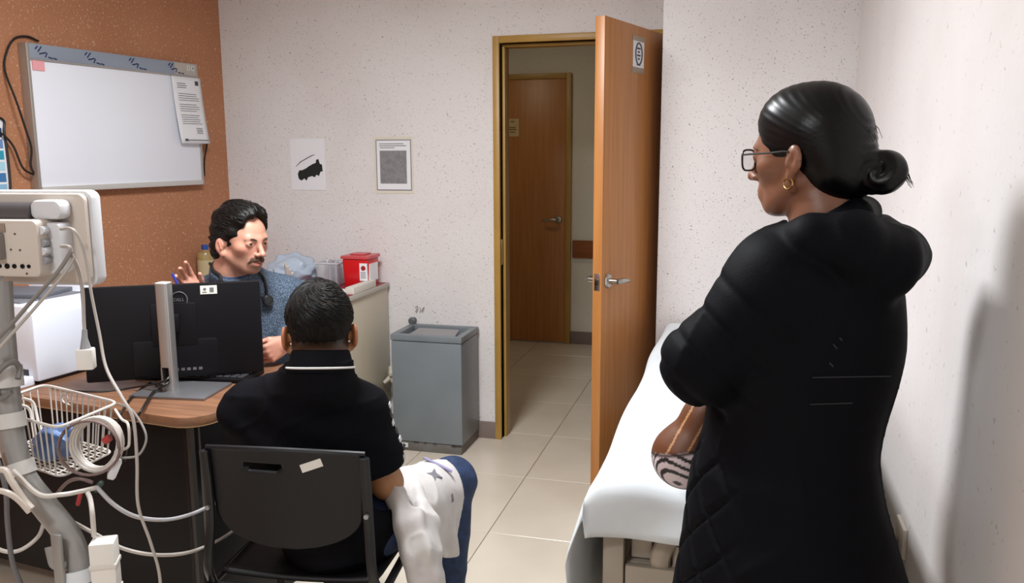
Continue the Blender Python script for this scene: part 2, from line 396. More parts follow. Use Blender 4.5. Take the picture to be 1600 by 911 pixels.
# black cable looped behind the board
cb = MB(); p = [lw_hit(*q, .02) for q in ((62, 64), (45, 57), (25, 60), (13, 80), (10, 110), (18, 160), (33, 205), (41, 232), (40, 258), (45, 271))]
cb.tube(spline([lw(s, z, .012 if i < 5 else .05) for i, (s, z) in enumerate(p)], 6), .0045, 7)
tag(cb.build('board_cable', M_BLACKCABLE), 'black cable looped over the upper corner of the whiteboard', 'cable')
cb = MB(); p = [lw_hit(*q, .015) for q in ((-30, 190), (0, 208), (17, 228), (30, 262), (45, 273))]
cb.tube(spline([lw(s, z, .012+.008*i) for i, (s, z) in enumerate(p)], 6), .0045, 7)
tag(cb.build('wall_cable', M_BLACKCABLE), 'black cable running down the terracotta wall to the whiteboard side', 'cable')
cb = MB(); p = [lw_hit(*q, .01) for q in ((312, 180), (321, 205), (323, 225), (319, 250), (319, 275))]
cb.tube(spline([lw(s, z, .012) for i, (s, z) in enumerate(p)], 6), .004, 7)
tag(cb.build('cord_end', M_BLACKCABLE), 'black cord hanging below the letter beside the whiteboard end', 'cable')
# poster at the left
ps = thing('poster', 'blue and white printed poster with black border on the terracotta wall', 'poster', lw(1.4, 1.2))
PM = wf(1.62, 1.28, 0)
o_x = 1.62-lw_hit(11, 290)[0]
MB(PM).box((0, 0, .001), (o_x+.012, .36, .004)).build('sheet', M_PAPER, ps)
for k, c in enumerate(('2d4f7a', '8cb7d6', '3f78ad', 'a9d4e6', '2f9bb5', '6f8fc0', '24406b')):
    MB(PM).box((.01, .02+k*.045, .0035), (o_x-.004, .02+k*.045+.036, .0055)).build('colour_band', mat('poster_'+c, c, rough=.5), ps)
g = MB(PM); g.tube(spline([(.0, .40, .01), (o_x-.02, .37, .01), (o_x+.004, .30, .01), (o_x+.008, .12, .01), (o_x-.004, 0, .01)], 6), .005, 6); g.build('border_cord', M_BLACKCABLE, ps)

# papers on the far wall
pw = thing('photo_print', 'white sheet with a dark photo of a pen and tool on the far wall', 'paper', (-2.25, FARY, 1.3))
MB().box((-2.353, FARY-.003, 1.305), (-2.150, FARY-.0012, 1.577)).build('sheet', M_PAPER, pw)
PR = Matrix.Translation((-2.353, FARY-.0034, 1.305))
g = MB(PR @ frame((0, 0, 0), (1, 0, 0), (0, 0, 1), (0, -1, 0))); g.tube([(.03, .125, 0), (.06, .15, 0), (.125, .182, 0), (.145, .188, 0)], [.003, .006, .006, .003], 6, flat=.3); g.build('pen_picture', M_BLACKINK, pw)
g = MB(PR)
blob = [(.045, .06), (.06, .05), (.078, .062), (.09, .05), (.10, .068), (.125, .075), (.14, .068), (.15, .082), (.165, .075), (.175, .098), (.188, .10), (.185, .135), (.172, .14), (.165, .165), (.152, .16), (.15, .145), (.13, .138), (.105, .125), (.09, .115), (.065, .105), (.05, .105), (.04, .085)]
g.prism_y(blob, -.0012, .0004); g.build('tool_picture', M_BLACKINK, pw)
pq = thing('notice', 'framed white notice with a grey square panel on the far wall', 'notice', (-1.75, FARY, 1.3))
MB().box((-1.868, FARY-.002, 1.290), (-1.648, FARY-.0008, 1.583)).build('backing', mat('cream_backing', 'ded6c6', rough=.7), pq)
MB().box((-1.852, FARY-.0034, 1.309), (-1.660, FARY-.0018, 1.566)).build('sheet', M_PAPER, pq)
for x0, x1, z0, z1 in ((-1.854, -1.658, 1.307, 1.311), (-1.854, -1.658, 1.564, 1.568), (-1.854, -1.850, 1.311, 1.564), (-1.662, -1.658, 1.311, 1.564)):
    MB().box((x0, FARY-.0042, z0), (x1, FARY-.0030, z1)).build('border', mat('notice_border', '6e7084'), pq)
MB().box((-1.833, FARY-.0042, 1.342), (-1.684, FARY-.0032, 1.512)).build('grey_panel', mat('notice_grey', '8b8a8b', rough=.6, c2='7d7c7e', scale=60), pq)
g = MB()
for k, (x0, x1) in enumerate(((-1.835, -1.70), (-1.835, -1.685), (-1.83, -1.75))): g.box((x0, FARY-.0042, 1.545-k*.010), (x1, FARY-.0032, 1.548-k*.010))
o = g.build('print', M_INK, pq); o['kind'] = 'stuff'
# scratched mark on the wall and pipe stub behind the bin
g = MB(Matrix.Translation((-1.655, FARY-.0005, .655)) @ frame((0, 0, 0), (1, 0, 0), (0, 0, 1), (0, -1, 0)))
for c_ in (((0, .01), (.008, .022), (.002, .034), (.012, .04), (.014, .022), (.004, .004)), ((.024, .006), (.03, .02), (.026, .032)), ((.034, .012), (.044, .03), (.05, .036), (.046, .02), (.038, .006))):
    g.tube(spline([(x, y, 0) for x, y in c_], 4), .002, 5)
o = g.build('scratch_mark', mat('plaster_scratch', '8a8078', rough=.9)); tag(o, 'scratched pencil scribble on the far wall above the grey bin', 'scribble', kind='stuff')

# ---------------------------------------------------------------- grey steel bin
M_BIN = mat('grey_enamel', '7b8287', rough=.42, c2='757c81', scale=5)
M_BIN2 = mat('grey_enamel_dark', '5c5f62', rough=.5)
BX0, BX1, BY0, BY1, BZ = -1.672, -1.302, 3.836, 4.112, .605
bn = thing('waste_bin', 'grey enamelled steel waste bin with open framed top by the far wall', 'bin', ((BX0+BX1)/2, (BY0+BY1)/2, 0))
MB().box((BX0+.006, BY0+.006, .0), (BX1-.006, BY1-.004, .052)).build('plinth', mat('grey_plinth', '73726e', rough=.6, c2='6a6560', scale=14), bn, bevel=.002)
MB().box((BX0, BY0, .052), (BX1, BY1, BZ-.034)).build('body', M_BIN, bn, bevel=.003)
rm = MB(); t_ = .03
rm.box((BX0-.003, BY0-.003, BZ-.03), (BX1+.003, BY0+t_, BZ)); rm.box((BX0-.003, BY1-t_, BZ-.03), (BX1+.003, BY1+.003, BZ)); rm.box((BX0-.003, BY0+t_, BZ-.03), (BX0+t_, BY1-t_, BZ)); rm.box((BX1-t_, BY0+t_, BZ-.03), (BX1+.003, BY1-t_, BZ))
rm.build('rim', M_BIN, bn, bevel=.002)
MB().box((BX0+.01, BY0+.012, BZ-.036), (BX1-.01, BY1-.012, BZ-.028)).build('well', M_BIN, bn)
MB().add([(BX0+t_+.03, BY0+t_+.01, BZ-.026), (BX1-t_-.03, BY0+t_+.01, BZ-.026), (BX1-t_-.045, BY1-t_-.05, BZ-.004), (BX0+t_+.045, BY1-t_-.05, BZ-.004),
          (BX0+t_+.03, BY0+t_+.01, BZ-.03), (BX1-t_-.03, BY0+t_+.01, BZ-.03), (BX1-t_-.045, BY1-t_-.05, BZ-.008), (BX0+t_+.045, BY1-t_-.05, BZ-.008)],
         [(0,1,2,3),(7,6,5,4),(0,4,5,1),(1,5,6,2),(2,6,7,3),(3,7,4,0)]).build('swing_flap', mat('flap_grey', '8d8b8c', rough=.4), bn)
for (x, z, w_, h_) in ((-1.335, .05, .05, .006), (-1.35, .046, .02, .005), (-1.45, .051, .015, .004), (-1.55, .052, .03, .004), (-1.5, .05, .008, .004)):
    o = MB().box((x-w_/2, BY0-.0008, z-h_/2), (x+w_/2, BY0+.004, z+h_/2)).build('paint_chip', mat('chipped_steel', '3c3530', rough=.8), bn)
o = MB().box((-1.63, BY0-.001, .018), (-1.595, BY0+.007, .04)).build('sticker', mat('sticker_grey'), bn)
MB().tube([(-1.612, BY0-.0015, .029), (-1.612, BY0+.0, .029)], .006, 8).build('dot', M_BLACKINK, o)
pk = MB(frame((-1.664, FARY, .62), (1, 0, 0), (0, 0, 1), (0, -1, 0))); pk.lathe([(0, -.01), (.016, -.01), (.016, .02), (.02, .022), (.02, .034), (.012, .04), (0, .04)], seg=14)
tag(pk.build('pipe_stub', M_BIN2), 'grey capped pipe stub on the far wall behind the bin', 'pipe')
# taped water tube between cabinet and bin
wt = MB(); wt.tube(spline([(-1.785, 4.08, .345), (-1.765, 4.04, .315), (-1.735, 4.02, .30), (-1.70, 4.05, .27), (-1.69, 4.08, .15), (-1.69, 4.08, .02)], 6), .014, 9)
w_ = thing('taped_hose', 'beige hose wrapped in tape between the cabinet and the bin', 'hose', (-1.72, 4.06, 0))
wt.build('hose', mat('hose_beige', 'b9b0a0', rough=.5), w_)
MB().tube([(-1.765, 4.05, .375), (-1.755, 4.03, .345), (-1.70, 4.03, .355)], [.02, .024, .018], 9).build('tape_wrap', mat('tape_beige', 'cfc6b4', rough=.6), w_)
MB().tube([(-1.79, 4.0, .30), (-1.765, 4.02, .325)], [.009, .013], 8).build('nozzle', mat('tape_beige'), w_)

# ---------------------------------------------------------------- beige cabinet behind the doctor
M_CAB = mat('beige_laminate', 'c4bba8', rough=.45)
M_CAB2 = mat('cream_door', 'd8d2c2', rough=.45)
M_RED = mat('burgundy_top', '8c2230', rough=.5)
CX0, CX1, CY0, CY1, CZ = -2.75, -1.803, 3.615, 4.112, .82
cbn = thing('cabinet', 'low beige laminate cabinet with burgundy top along the far wall', 'cabinet', ((CX0+CX1)/2, (CY0+CY1)/2, 0))
MB().box((CX0, CY0, 0), (CX1, CY1, CZ-.02)).build('body', M_CAB, cbn, bevel=.002)
MB().box((CX0, CY0-.012, CZ-.02), (CX1+.008, CY1, CZ)).build('top', M_RED, cbn, bevel=.002)
MB().box((CX1+.003, CY0-.012, CZ-.022), (CX1+.010, CY1, CZ+.001)).build('edge_strip', mat('edge_strip', 'b9b4aa', rough=.4), cbn, bevel=.001)
for k in range(4):
    d0 = CX0+.005+k*(CX1-CX0-.01)/4; d1 = d0+(CX1-CX0-.01)/4-.004
    dd = MB().box((d0, CY0-.016, .06), (d1, CY0, CZ-.024)).build('door', M_CAB2, cbn, bevel=.002)
    MB().tube([(d1-.03, CY0-.03, .45), (d1-.03, CY0-.03, .55)], .005, 8).build('handle', M_CHROME, dd)
cl = MB().box((-1.845, 3.70, CZ+.001), (-1.80, 3.96, CZ+.036)); tag(cl.build('glove_box', mat('glove_card', 'd9d4cb', rough=.6), bevel=.002), 'flat pale cardboard box at the edge of the cabinet top', 'box')
# sharps container
SX0, SX1, SY0, SY1 = -1.968, -1.825, 3.92, 4.06
sc = thing('sharps_container', 'red plastic sharps container with translucent lid on the cabinet', 'container', ((SX0+SX1)/2, (SY0+SY1)/2, CZ))
M_SHARP = mat('sharps_red', 'd0141c', rough=.3)
def taper(x0, x1, y0, y1, z0, z1, t, inset=0): return ([(x0+t, y0+t, z0), (x1-t, y0+t, z0), (x1-t, y1-t, z0), (x0+t, y1-t, z0), (x0, y0, z1), (x1, y0, z1), (x1, y1, z1), (x0, y1, z1)], [(3,2,1,0),(4,5,6,7),(0,1,5,4),(1,2,6,5),(2,3,7,6),(3,0,4,7)])
MB().add(*taper(SX0, SX1, SY0, SY1, CZ, CZ+.145, .006)).build('body', M_SHARP, sc, bevel=.008)
ld = MB().add(*taper(SX0-.005, SX1+.005, SY0-.005, SY1+.005, CZ+.145, CZ+.162, -.002)).build('lid', mat('sharps_lid', 'e85a60', rough=.25, trans=.3), sc, bevel=.004)
MB().box((SX0+.03, SY0+.03, CZ+.162), (SX1-.03, SY1-.03, CZ+.170)).build('drop_flap', mat('sharps_lid'), ld, bevel=.003)
lb = MB().add(*taper(SX1-.046, SX1-.004, SY0-.0012, SY0+.01, CZ+.035, CZ+.125, .0)).build('label', M_PAPER, sc)
MB().tube([(SX1-.025, SY0-.002, CZ+.10), (SX1-.025, SY0-.0008, CZ+.10)], .013, 12).build('symbol', mat('label_red', 'a01820'), lb)
g = MB()
for k in range(4): g.box((SX1-.040, SY0-.0020, CZ+.05+k*.009), (SX1-.012, SY0-.0010, CZ+.053+k*.009))
o = g.build('print', M_INK, lb); o['kind'] = 'stuff'
MB().box((SX1-.005, SY0+.02, CZ+.03), (SX1+.0015, SY1-.02, CZ+.12)).build('side_label', M_PAPER, sc)
# clear tray of syringes
M_CLEAR = mat('clear_plastic', 'dfe6ea', rough=.12, alpha=.32, spec=.6)
tx0, tx1, ty0, ty1 = -2.115, -1.985, 3.90, 4.06
tr = thing('clear_tub', 'clear plastic tub full of small packets beside the red container', 'tub', ((tx0+tx1)/2, (ty0+ty1)/2, CZ))
MB().add(*taper(tx0, tx1, ty0, ty1, CZ, CZ+.12, .012)).build('tub', M_CLEAR, tr, bevel=.006)
MB().tube(spline([(tx0, ty0, CZ+.12), (tx1, ty0, CZ+.12)], 2)+[Vector((tx1, ty1, CZ+.12)), Vector((tx0, ty1, CZ+.12))], .004, 6, closed=True).build('rim', mat('clear_rim', 'c9ced4', rough=.2), tr)
rnd = random.Random(5)
for k in range(9):
    x = tx0+.022+.0105*k; z1 = CZ+.10+.03*rnd.random()
    o = MB(Matrix.Translation((x, ty0+.045+.06*rnd.random(), CZ+.004)) @ Matrix.Rotation(.06*(rnd.random()-.5), 4, 'Y')).box((-.0045, -.02, 0), (.0045, .02, z1-CZ)).build('packet', mat('packet_'+'abc'[k % 3], ('b9a3ae', 'd8d2d6', '9a8f9c')[k % 3], rough=.35), None, bevel=.002)
    tag(o, 'small wrapped packet standing in the clear plastic tub', 'packet', 'packets in the clear tub')
# crumpled clear bags of supplies
def bag(name, c, r, seed, label, tint):
    bm = bmesh.new(); bmesh.ops.create_icosphere(bm, subdivisions=4, radius=1); rn = np.random.RandomState(seed)
    ph = rn.rand(8, 4)*6.28; 
    for v in bm.verts:
        p = v.co; d = 0
        for q in range(8): d += .085*abs(math.sin(4*p.x*math.cos(ph[q, 0])+4.2*p.y*math.sin(ph[q, 1])+5*p.z*math.cos(ph[q, 2])+ph[q, 3]))
        s = .72+d; z = p.z
        v.co = Vector((c[0]+p.x*r[0]*s, c[1]+p.y*r[1]*s, max(c[2]-r[2]+.001, c[2]+z*r[2]*s)))
    me = bpy.data.meshes.new(name); bm.to_mesh(me); bm.free(); me.shade_smooth(); me.set_sharp_from_angle(angle=R(28))
    return tag(put(name, me, None, tint), label, 'bag')
bag('supply_bag', (-2.262, 3.93, CZ+.075), (.105, .13, .076), 3, 'crumpled clear plastic bag of blue-capped supplies on the cabinet', mat('bag_blue', 'c3d3e6', rough=.16, alpha=.75))
bag('supply_bag', (-2.46, 3.76, CZ+.045), (.082, .08, .046), 9, 'crumpled white plastic bag lying behind the doctor on the cabinet', mat('bag_white', 'dadfe2', rough=.2, alpha=.8))
for k in range(6):
    a = .5+.25*k
    g = MB(); p = V(-2.185+.02*math.cos(a*2), 3.74+.012*k, CZ+.012+.006*k)
    g.tube([p, p+V(.05*math.cos(a), -.02, .065*math.sin(a)+.03)], [.006, .007], 8)
    tag(g.build('syringe_pack', mat('pack_cream', 'd9d6cc', rough=.3)), 'slim cream wrapped syringe pack leaning by the clear bag', 'syringe', 'wrapped syringes on the cabinet')
pp = MB(yawM((-1.955, 3.74, CZ), .25)).box((-.10, -.10, .001), (.10, .09, .004)); tag(pp.build('paper_sheet', M_PAPER), 'blank white paper lying on the burgundy cabinet top', 'paper')
# bottle
bt = thing('bottle', 'squat amber bottle with blue cap on the cabinet by the terracotta wall', 'bottle', (-2.715, 3.84, CZ))
bz = CZ
MB().lathe([(0, 0), (.040, 0), (.043, .006), (.043, .155), (.038, .168), (.016, .176), (.016, .186), (0, .186)], (-2.715, 3.84, bz)).build('body', mat('bottle_tan', 'a99160', rough=.25), bt)
MB().lathe([(0, .184), (.018, .184), (.018, .206), (.016, .208), (0, .208)], (-2.715, 3.84, bz)).build('cap', mat('cap_blue', '2c4f9e', rough=.4), bt)
MB().lathe([(.0432, .05), (.0437, .05), (.0437, .13), (.0432, .13)], (-2.715, 3.84, bz)).build('label', mat('bottle_label', 'c4b58c', rough=.6), bt)
# outlet on the right wall
ow = thing('wall_outlet', 'beige wall outlet with a black plug low on the right wall', 'outlet', (RX, 2.22, .5))
MB().box((RX-.012, 2.17, .485), (RX, 2.27, .565)).build('plate', mat('outlet_beige', 'cfc6b8', rough=.4), ow, bevel=.003)
MB().tube([(RX-.01, 2.225, .50), (RX-.045, 2.23, .47), (RX-.05, 2.235, .40)], [.022, .032, .036], 12).build('plug', M_BLACKCABLE, ow)

# ---------------------------------------------------------------- desk, printer, computer
M_WALNUT = mat('walnut_laminate', '8a6248', rough=.42, c2='74513c', scale=3, detail=6, stretch=(1.2, 16, 16), bump=.04, bscale=9)
M_DESK = mat('black_laminate', '0d0b0f', rough=.5, spec=.2)
M_BLK = mat('black_plastic', '0d0c10', rough=.5, spec=.2)
M_BLK2 = mat('black_satin', '100f13', rough=.45, spec=.2)
DZ = .75
DKM = frame((-1.478, 1.995, 0), (math.cos(SK), -math.sin(SK), 0), (math.sin(SK), math.cos(SK), 0), (0, 0, 1))   # front right corner
dk = thing('desk', 'walnut-topped office desk with black panels and rounded corner', 'desk', DKM @ V(-.7, .35, 0))
DL, DD = 1.30, .635
poly = [(-DL, 0), (-.09, 0)]+[(-.09+.09*math.sin(R(a)), .09-.09*math.cos(R(a))) for a in range(15, 91, 15)]+[(0, DD), (-DL, DD)]
MB(DKM).prism(poly, DZ-.03, DZ).build('top', M_WALNUT, dk, bevel=.002)
ip = [(-DL+.001, .0008), (-.09, .0008)]+[(-.09+.0893*math.sin(R(a)), .09-.0893*math.cos(R(a))) for a in range(15, 91, 15)]+[(-.0008, DD-.001), (-DL+.001, DD-.001)]
MB(DKM).prism([(x*1.0, y) for x, y in poly], DZ-.031, DZ-.027).build('edge_band', mat('walnut_edge', 'a98560', rough=.5), dk)
MB(DKM).box((-.10, .05, 0), (-.06, DD-.05, DZ-.031)).build('side_panel', M_DESK, dk, bevel=.002)
MB(DKM).box((-DL+.05, .05, 0), (-DL+.09, DD-.05, DZ-.031)).build('side_panel', M_DESK, dk, bevel=.002)
MB(DKM).box((-DL+.09, .09, .10), (-.10, .11, DZ-.031)).build('modesty_panel', mat('black_panel', '0b0a0f', rough=.5, spec=.2), dk, bevel=.001)
MB(DKM).tube([(-.055, .045, 0), (-.055, .045, DZ-.032)], .02, 10).build('corner_post', mat('post_black', '0e0d10', rough=.3), dk)
# printer
PX = DKM @ V(-.745, .10, DZ); 
PRM = frame(PX, (math.cos(R(-7)), math.sin(R(-7)), 0), (-math.sin(R(-7)), math.cos(R(-7)), 0), (0, 0, 1))
pr = thing('printer', 'white laser printer with raised paper tray on the desk', 'printer', PRM @ V(-.2, .2, 0))
M_PRN = mat('printer_white', 'dfe3ee', rough=.35); M_PRNG = mat('printer_grey', '6f7076', rough=.5)
MB(PRM).prism_y([(-.42, .012), (-.0, .012), (0, .235), (-.03, .262), (-.42, .262)], .0, .36).build('body', M_PRN, pr, bevel=.008)
MB(PRM).box((-.38, .03, 0), (-.03, .33, .013)).build('foot_plinth', M_PRNG, pr)
MB(PRM).box((.0, .19, .10), (.0015, .34, .235)).build('side_hatch', mat('printer_pale', 'd2d8e4', rough=.4), pr, bevel=.0005)
for k in range(9):
    MB(PRM).box((-.001, .225+k*.012, .02), (.0012, .230+k*.012, .092)).build('vent_slot', mat('vent_grey', '9a9fae', rough=.6), pr)
MB(PRM).box((-.30, -.05, .0), (-.02, .005, .03)).build('front_lip', M_PRN, pr, bevel=.004)
MB(PRM).box((-.34, -.002, .015), (-.04, .004, .05)).build('paper_slot_shade', mat('slot_shade', '303034', rough=.6), pr)  # solid dark box; its colour paints the shade inside the paper opening
tray = MB(PRM); tray.add([(-.40, .30, .25), (-.10, .30, .25), (-.10, .37, .41), (-.40, .37, .41), (-.40, .315, .24), (-.10, .315, .24), (-.10, .385, .40), (-.40, .385, .40)], [(0,1,2,3),(7,6,5,4),(0,4,5,1),(1,5,6,2),(2,6,7,3),(3,7,4,0)])
tray.build('paper_tray', M_PRN, pr, bevel=.004)
MB(PRM).box((-.40, .03, .2625), (-.09, .27, .268)).build('top_tray', M_PRNG, pr, bevel=.002)
MB(PRM @ Matrix.Translation((-.30, .13, .268)) @ Matrix.Rotation(.3, 4, 'Z')).box((-.12, -.09, 0), (.20, .09, .014)).build('grey_folder', mat('folder_grey', '5f626a', rough=.6), None, bevel=.001)
o = bpy.data.objects['grey_folder']; tag(o, 'dark grey folder lying on top of the white printer', 'folder')

# monitor
MY = R(31); MC = V(-1.775, 2.325, 0)
MM = frame(MC, (math.cos(MY), math.sin(MY), 0), (-math.sin(MY), math.cos(MY), 0), (0, 0, 1))     # y points away from the camera, to the screen side
TILT = Matrix.Translation((0, 0, .92)) @ Matrix.Rotation(R(-4), 4, 'X') @ Matrix.Translation((0, 0, -.92))
MT = MM @ TILT
mn = thing('monitor', 'black flat monitor seen from behind on silver stand with square base', 'monitor', (-1.735, 2.235, DZ))
bk = MB(MT); bk.prism_y(rrect(-.272, .777, .272, 1.082, .006), -.012, .012); back = bk.build('housing', M_BLK, mn, bevel=.003)
MB(MT).box((-.268, .0118, .783), (.268, .0132, 1.078)).build('screen', mat('screen_glow', '5a6472', rough=.2, emit=.15), mn)
MB(MT).prism_y(rrect(-.13, .785, .13, .90, .01), -.0145, -.011).build('port_cover', M_BLK2, back, bevel=.004)
MB(MT).prism_y(rrect(-.07, .88, .07, 1.02, .006), -.016, -.011).build('mount_recess', M_BLK2, back, bevel=.002)
for k in range(5): MB(MT).box((-.005+.018*k, -.0160, .797), (.006+.018*k, -.0142, .806)).build('port', mat('port_steel', '8a8a90', rough=.3, metal=.8), back)
MB(MT).box((-.018, -.05, .93), (.018, -.014, .985)).build('hinge_block', M_BLK2, mn, bevel=.003)
st = MB(MT).box((.085, -.0135, 1.045), (.137, -.0118, 1.073)).build('asset_sticker', mat('sticker_cream', 'dcd9cf', rough=.6), back)
MB(MT).box((.114, -.0142, 1.051), (.127, -.0134, 1.066)).build('code_patch', mat('patch_grey', '6a6a6a'), st)
MB(MT).prism_y([(.093, 1.060), (.097, 1.066), (.102, 1.066), (.104, 1.06), (.099, 1.056)], -.0142, -.0134).build('crest', mat('patch_grey'), st)
MB(MT).box((.091, -.0142, 1.050), (.105, -.0134, 1.053)).build('print', mat('patch_grey'), st)
lg = MB(MT); lg.tube([(.018+.026*math.cos(a*.2618), -.0125, 1.030+.026*math.sin(a*.2618)) for a in range(24)], .0018, 6, closed=True)
lgo = lg.build('logo_ring', mat('logo_silver', '8d8f94', rough=.3, metal=.7), back)
text('logo_letters', 'DELL', .015, MT @ frame((.018, -.0125, 1.030), (1, 0, 0), (0, 0, 1), (0, -1, 0)), mat('logo_silver'), lgo)
BS = yawM((-1.735, 2.235, DZ), R(7))
M_SILV = mat('silver_stand', 'b5b3b2', rough=.32, metal=.75)
M_SILVD = mat('silver_base', '8f8e92', rough=.35, metal=.7)
MB(BS).box((-.095, -.085, .0), (.155, .10, .009)).build('base', M_SILVD, mn, bevel=.002)
pole = MB(BS).prism(rrect(-.020, -.026, .020, .016, .008), .085, .352).build('stand_pole', M_SILV, mn, smooth=30)
MB(BS).prism(rrect(-.020, -.026, .020, .016, .008), .009, .035).build('pole_foot', M_SILV, pole, smooth=30)
MB(BS).prism([(-.020, -.018), (-.017, -.0255), (-.013, -.026), (-.013, .016), (-.017, .0155), (-.020, .008)], .035, .085).build('pole_cheek', M_SILV, pole, smooth=30)
MB(BS).prism([(.010, -.026), (.017, -.0255), (.020, -.018), (.020, .008), (.017, .0155), (.010, .016)], .035, .085).build('pole_cheek', M_SILV, pole, smooth=30)
MB(BS).prism(rrect(-.0195, -.0255, .0195, .0155, .008), .352, .354).build('pole_cap', mat('cap_pale', 'd5d3d0', rough=.4), pole)
MB(BS).box((-.013, .010, .035), (.010, .0155, .085)).build('cable_guide', M_BLK, pole)
# keyboard / laptop deck behind the monitor
kb = thing('keyboard', 'black keyboard on the desk behind the monitor', 'keyboard', (-1.74, 2.42, DZ))
KM = yawM((-1.76, 2.42, DZ), R(6))
MB(KM).box((-.20, -.07, .0), (.20, .07, .016)).build('case', M_BLK, kb, bevel=.004)
keyme = None
for j in range(5):
    for i in range(15):
        if keyme is None:
            o = MB().box((-.0105, -.0105, 0), (.0105, .0105, .007)).build('key', mat('key_black', '2b2a2e', rough=.5), kb, bevel=.002, seg=1); keyme = o.data
        else: o = put('key', keyme, kb)
        o.matrix_parent_inverse = Matrix.Identity(4)
        o.matrix_local = Matrix.Translation(-kb.location) @ KM @ Matrix.Translation((-.175+.025*i, -.05+.025*j, .015))
# mouse-like black device beside the printer
ms = MB(yawM((-2.07, 2.40, DZ), R(20))); ms.prism_y([(-.06, 0), (.06, 0), (.058, .02), (.03, .036), (-.02, .034), (-.055, .02)], -.03, .03)
tag(ms.build('desk_phone_base', M_BLK, bevel=.006), 'low black plastic device beside the printer and monitor', 'device')
# black cables over the desk
for i, (pts, r_, lab) in enumerate(((((262, 588), (235, 598), (205, 622), (190, 645), (170, 690)), .004, 'black cable from the monitor stand over the desk edge'),
        (((262, 590), (240, 612), (222, 640), (208, 665), (196, 720)), .004, 'second black cable from the monitor stand dropping off the desk'),
        (((258, 590), (200, 607), (140, 612), (82, 606)), .0035, 'thin black cable lying across the walnut desk'))):
    P_ = []
    for k, q in enumerate(pts):
        p = atZ(*q, DZ+.0055) if q[1] < 630 else None
        if p is not None:
            lb_ = BS.inverted() @ p
            if -.11 < lb_.x < .17 and -.10 < lb_.y < .115: p = atZ(*q, DZ+.0165)
        if p is None or (p.y < 2.0): p = atY(*q, 1.99 if p is None else p.y)
        P_.append(p)
    P_[0] = BS @ V((-.009, .004, -.003)[i], .004, (.042, .050, .064)[i]); P_.insert(1, BS @ V((-.009, .004, -.003)[i], -.036, (.030, .034, .044)[i]))
    tag(MB().tube(spline(P_, 6), r_, 7).build('monitor_cable', M_BLACKCABLE), lab, 'cable')
# ---------------------------------------------------------------- examination couch with sheet
M_COUCH = mat('couch_beige', 'a99d8e', rough=.45, c2='a09484', scale=7)
M_COUCH2 = M_COUCH
M_SHEET = mat('white_sheet', 'dbe1e5', rough=.75, c2='d3d9de', scale=9)
QX0, QX1, QY0, QY1, QZ = -.300, .295, 1.845, 3.775, .75
ec = thing('exam_couch', 'beige steel examination couch standing along the right wall', 'couch', ((QX0+QX1)/2, (QY0+QY1)/2, 0))
MB().box((QX0+.02, QY0+.02, .665), (QX1-.005, QY1-.01, QZ-.004)).build('mattress', mat('mattress_vinyl', '6c6a66', rough=.4), ec, bevel=.015, seg=3)
for x0, x1 in ((QX0+.012, QX0+.062), (QX1-.06, QX1-.01)):
    for y0 in (QY0+.03, QY1-.08):
        MB().box((x0, y0, 0), (x1, y0+.05, .665)).build('leg', M_COUCH, ec, bevel=.004)
MB().box((QX0+.065, QY0+.035, .12), (QX1-.063, QY0+.055, .53)).build('end_panel', M_COUCH, ec, bevel=.004)
MB().box((QX0+.065, QY0+.06, .50), (QX1-.063, QY1-.1, .53)).build('shelf', M_COUCH2, ec, bevel=.003)
MB().box((QX0+.02, QY0+.085, .12), (QX0+.035, QY1-.09, .50)).build('side_panel', M_COUCH, ec, bevel=.003)
MB().box((QX0+.02, QY0+.10, .62), (QX1-.02, QY1-.02, .665)).build('deck', M_COUCH2, ec)
MB().box((QX0+.08, QY0+.10, .585), (QX1-.08, QY0+.13, .605)).build('cross_bar', M_COUCH2, ec, bevel=.003)
arc = MB(); arc.tube(spline([(QX0+.145, QY0+.055, .52), (QX0+.148, QY0+.05, .56), (QX0+.165, QY0+.05, .60), (QX0+.20, QY0+.06, .63), (QX0+.25, QY0+.09, .645)], 6), .024, 10, flat=.55)
arc.build('curved_lever', M_COUCH, ec)
MB().box((QX0+.075, QY0+.07, .535), (QX0+.125, QY0+.12, .585)).build('latch_block', mat('latch_pale', 'b9ae9f', rough=.4), ec, bevel=.004)
MB().tube([(QX0+.185, QY0+.07, .53), (QX0+.185, QY0+.07, .58)], .013, 10).build('pin', mat('latch_pale'), ec)
MB().box((QX0+.24, QY0+.06, .535), (QX0+.36, QY0+.10, .59)).build('latch_block', M_COUCH, ec, bevel=.004)
MB().tube([(QX0+.09, QY0+.07, .66), (QX0+.105, QY0+.065, .60)], [.018, .008], 9).build('lug', mat('latch_pale'), ec)
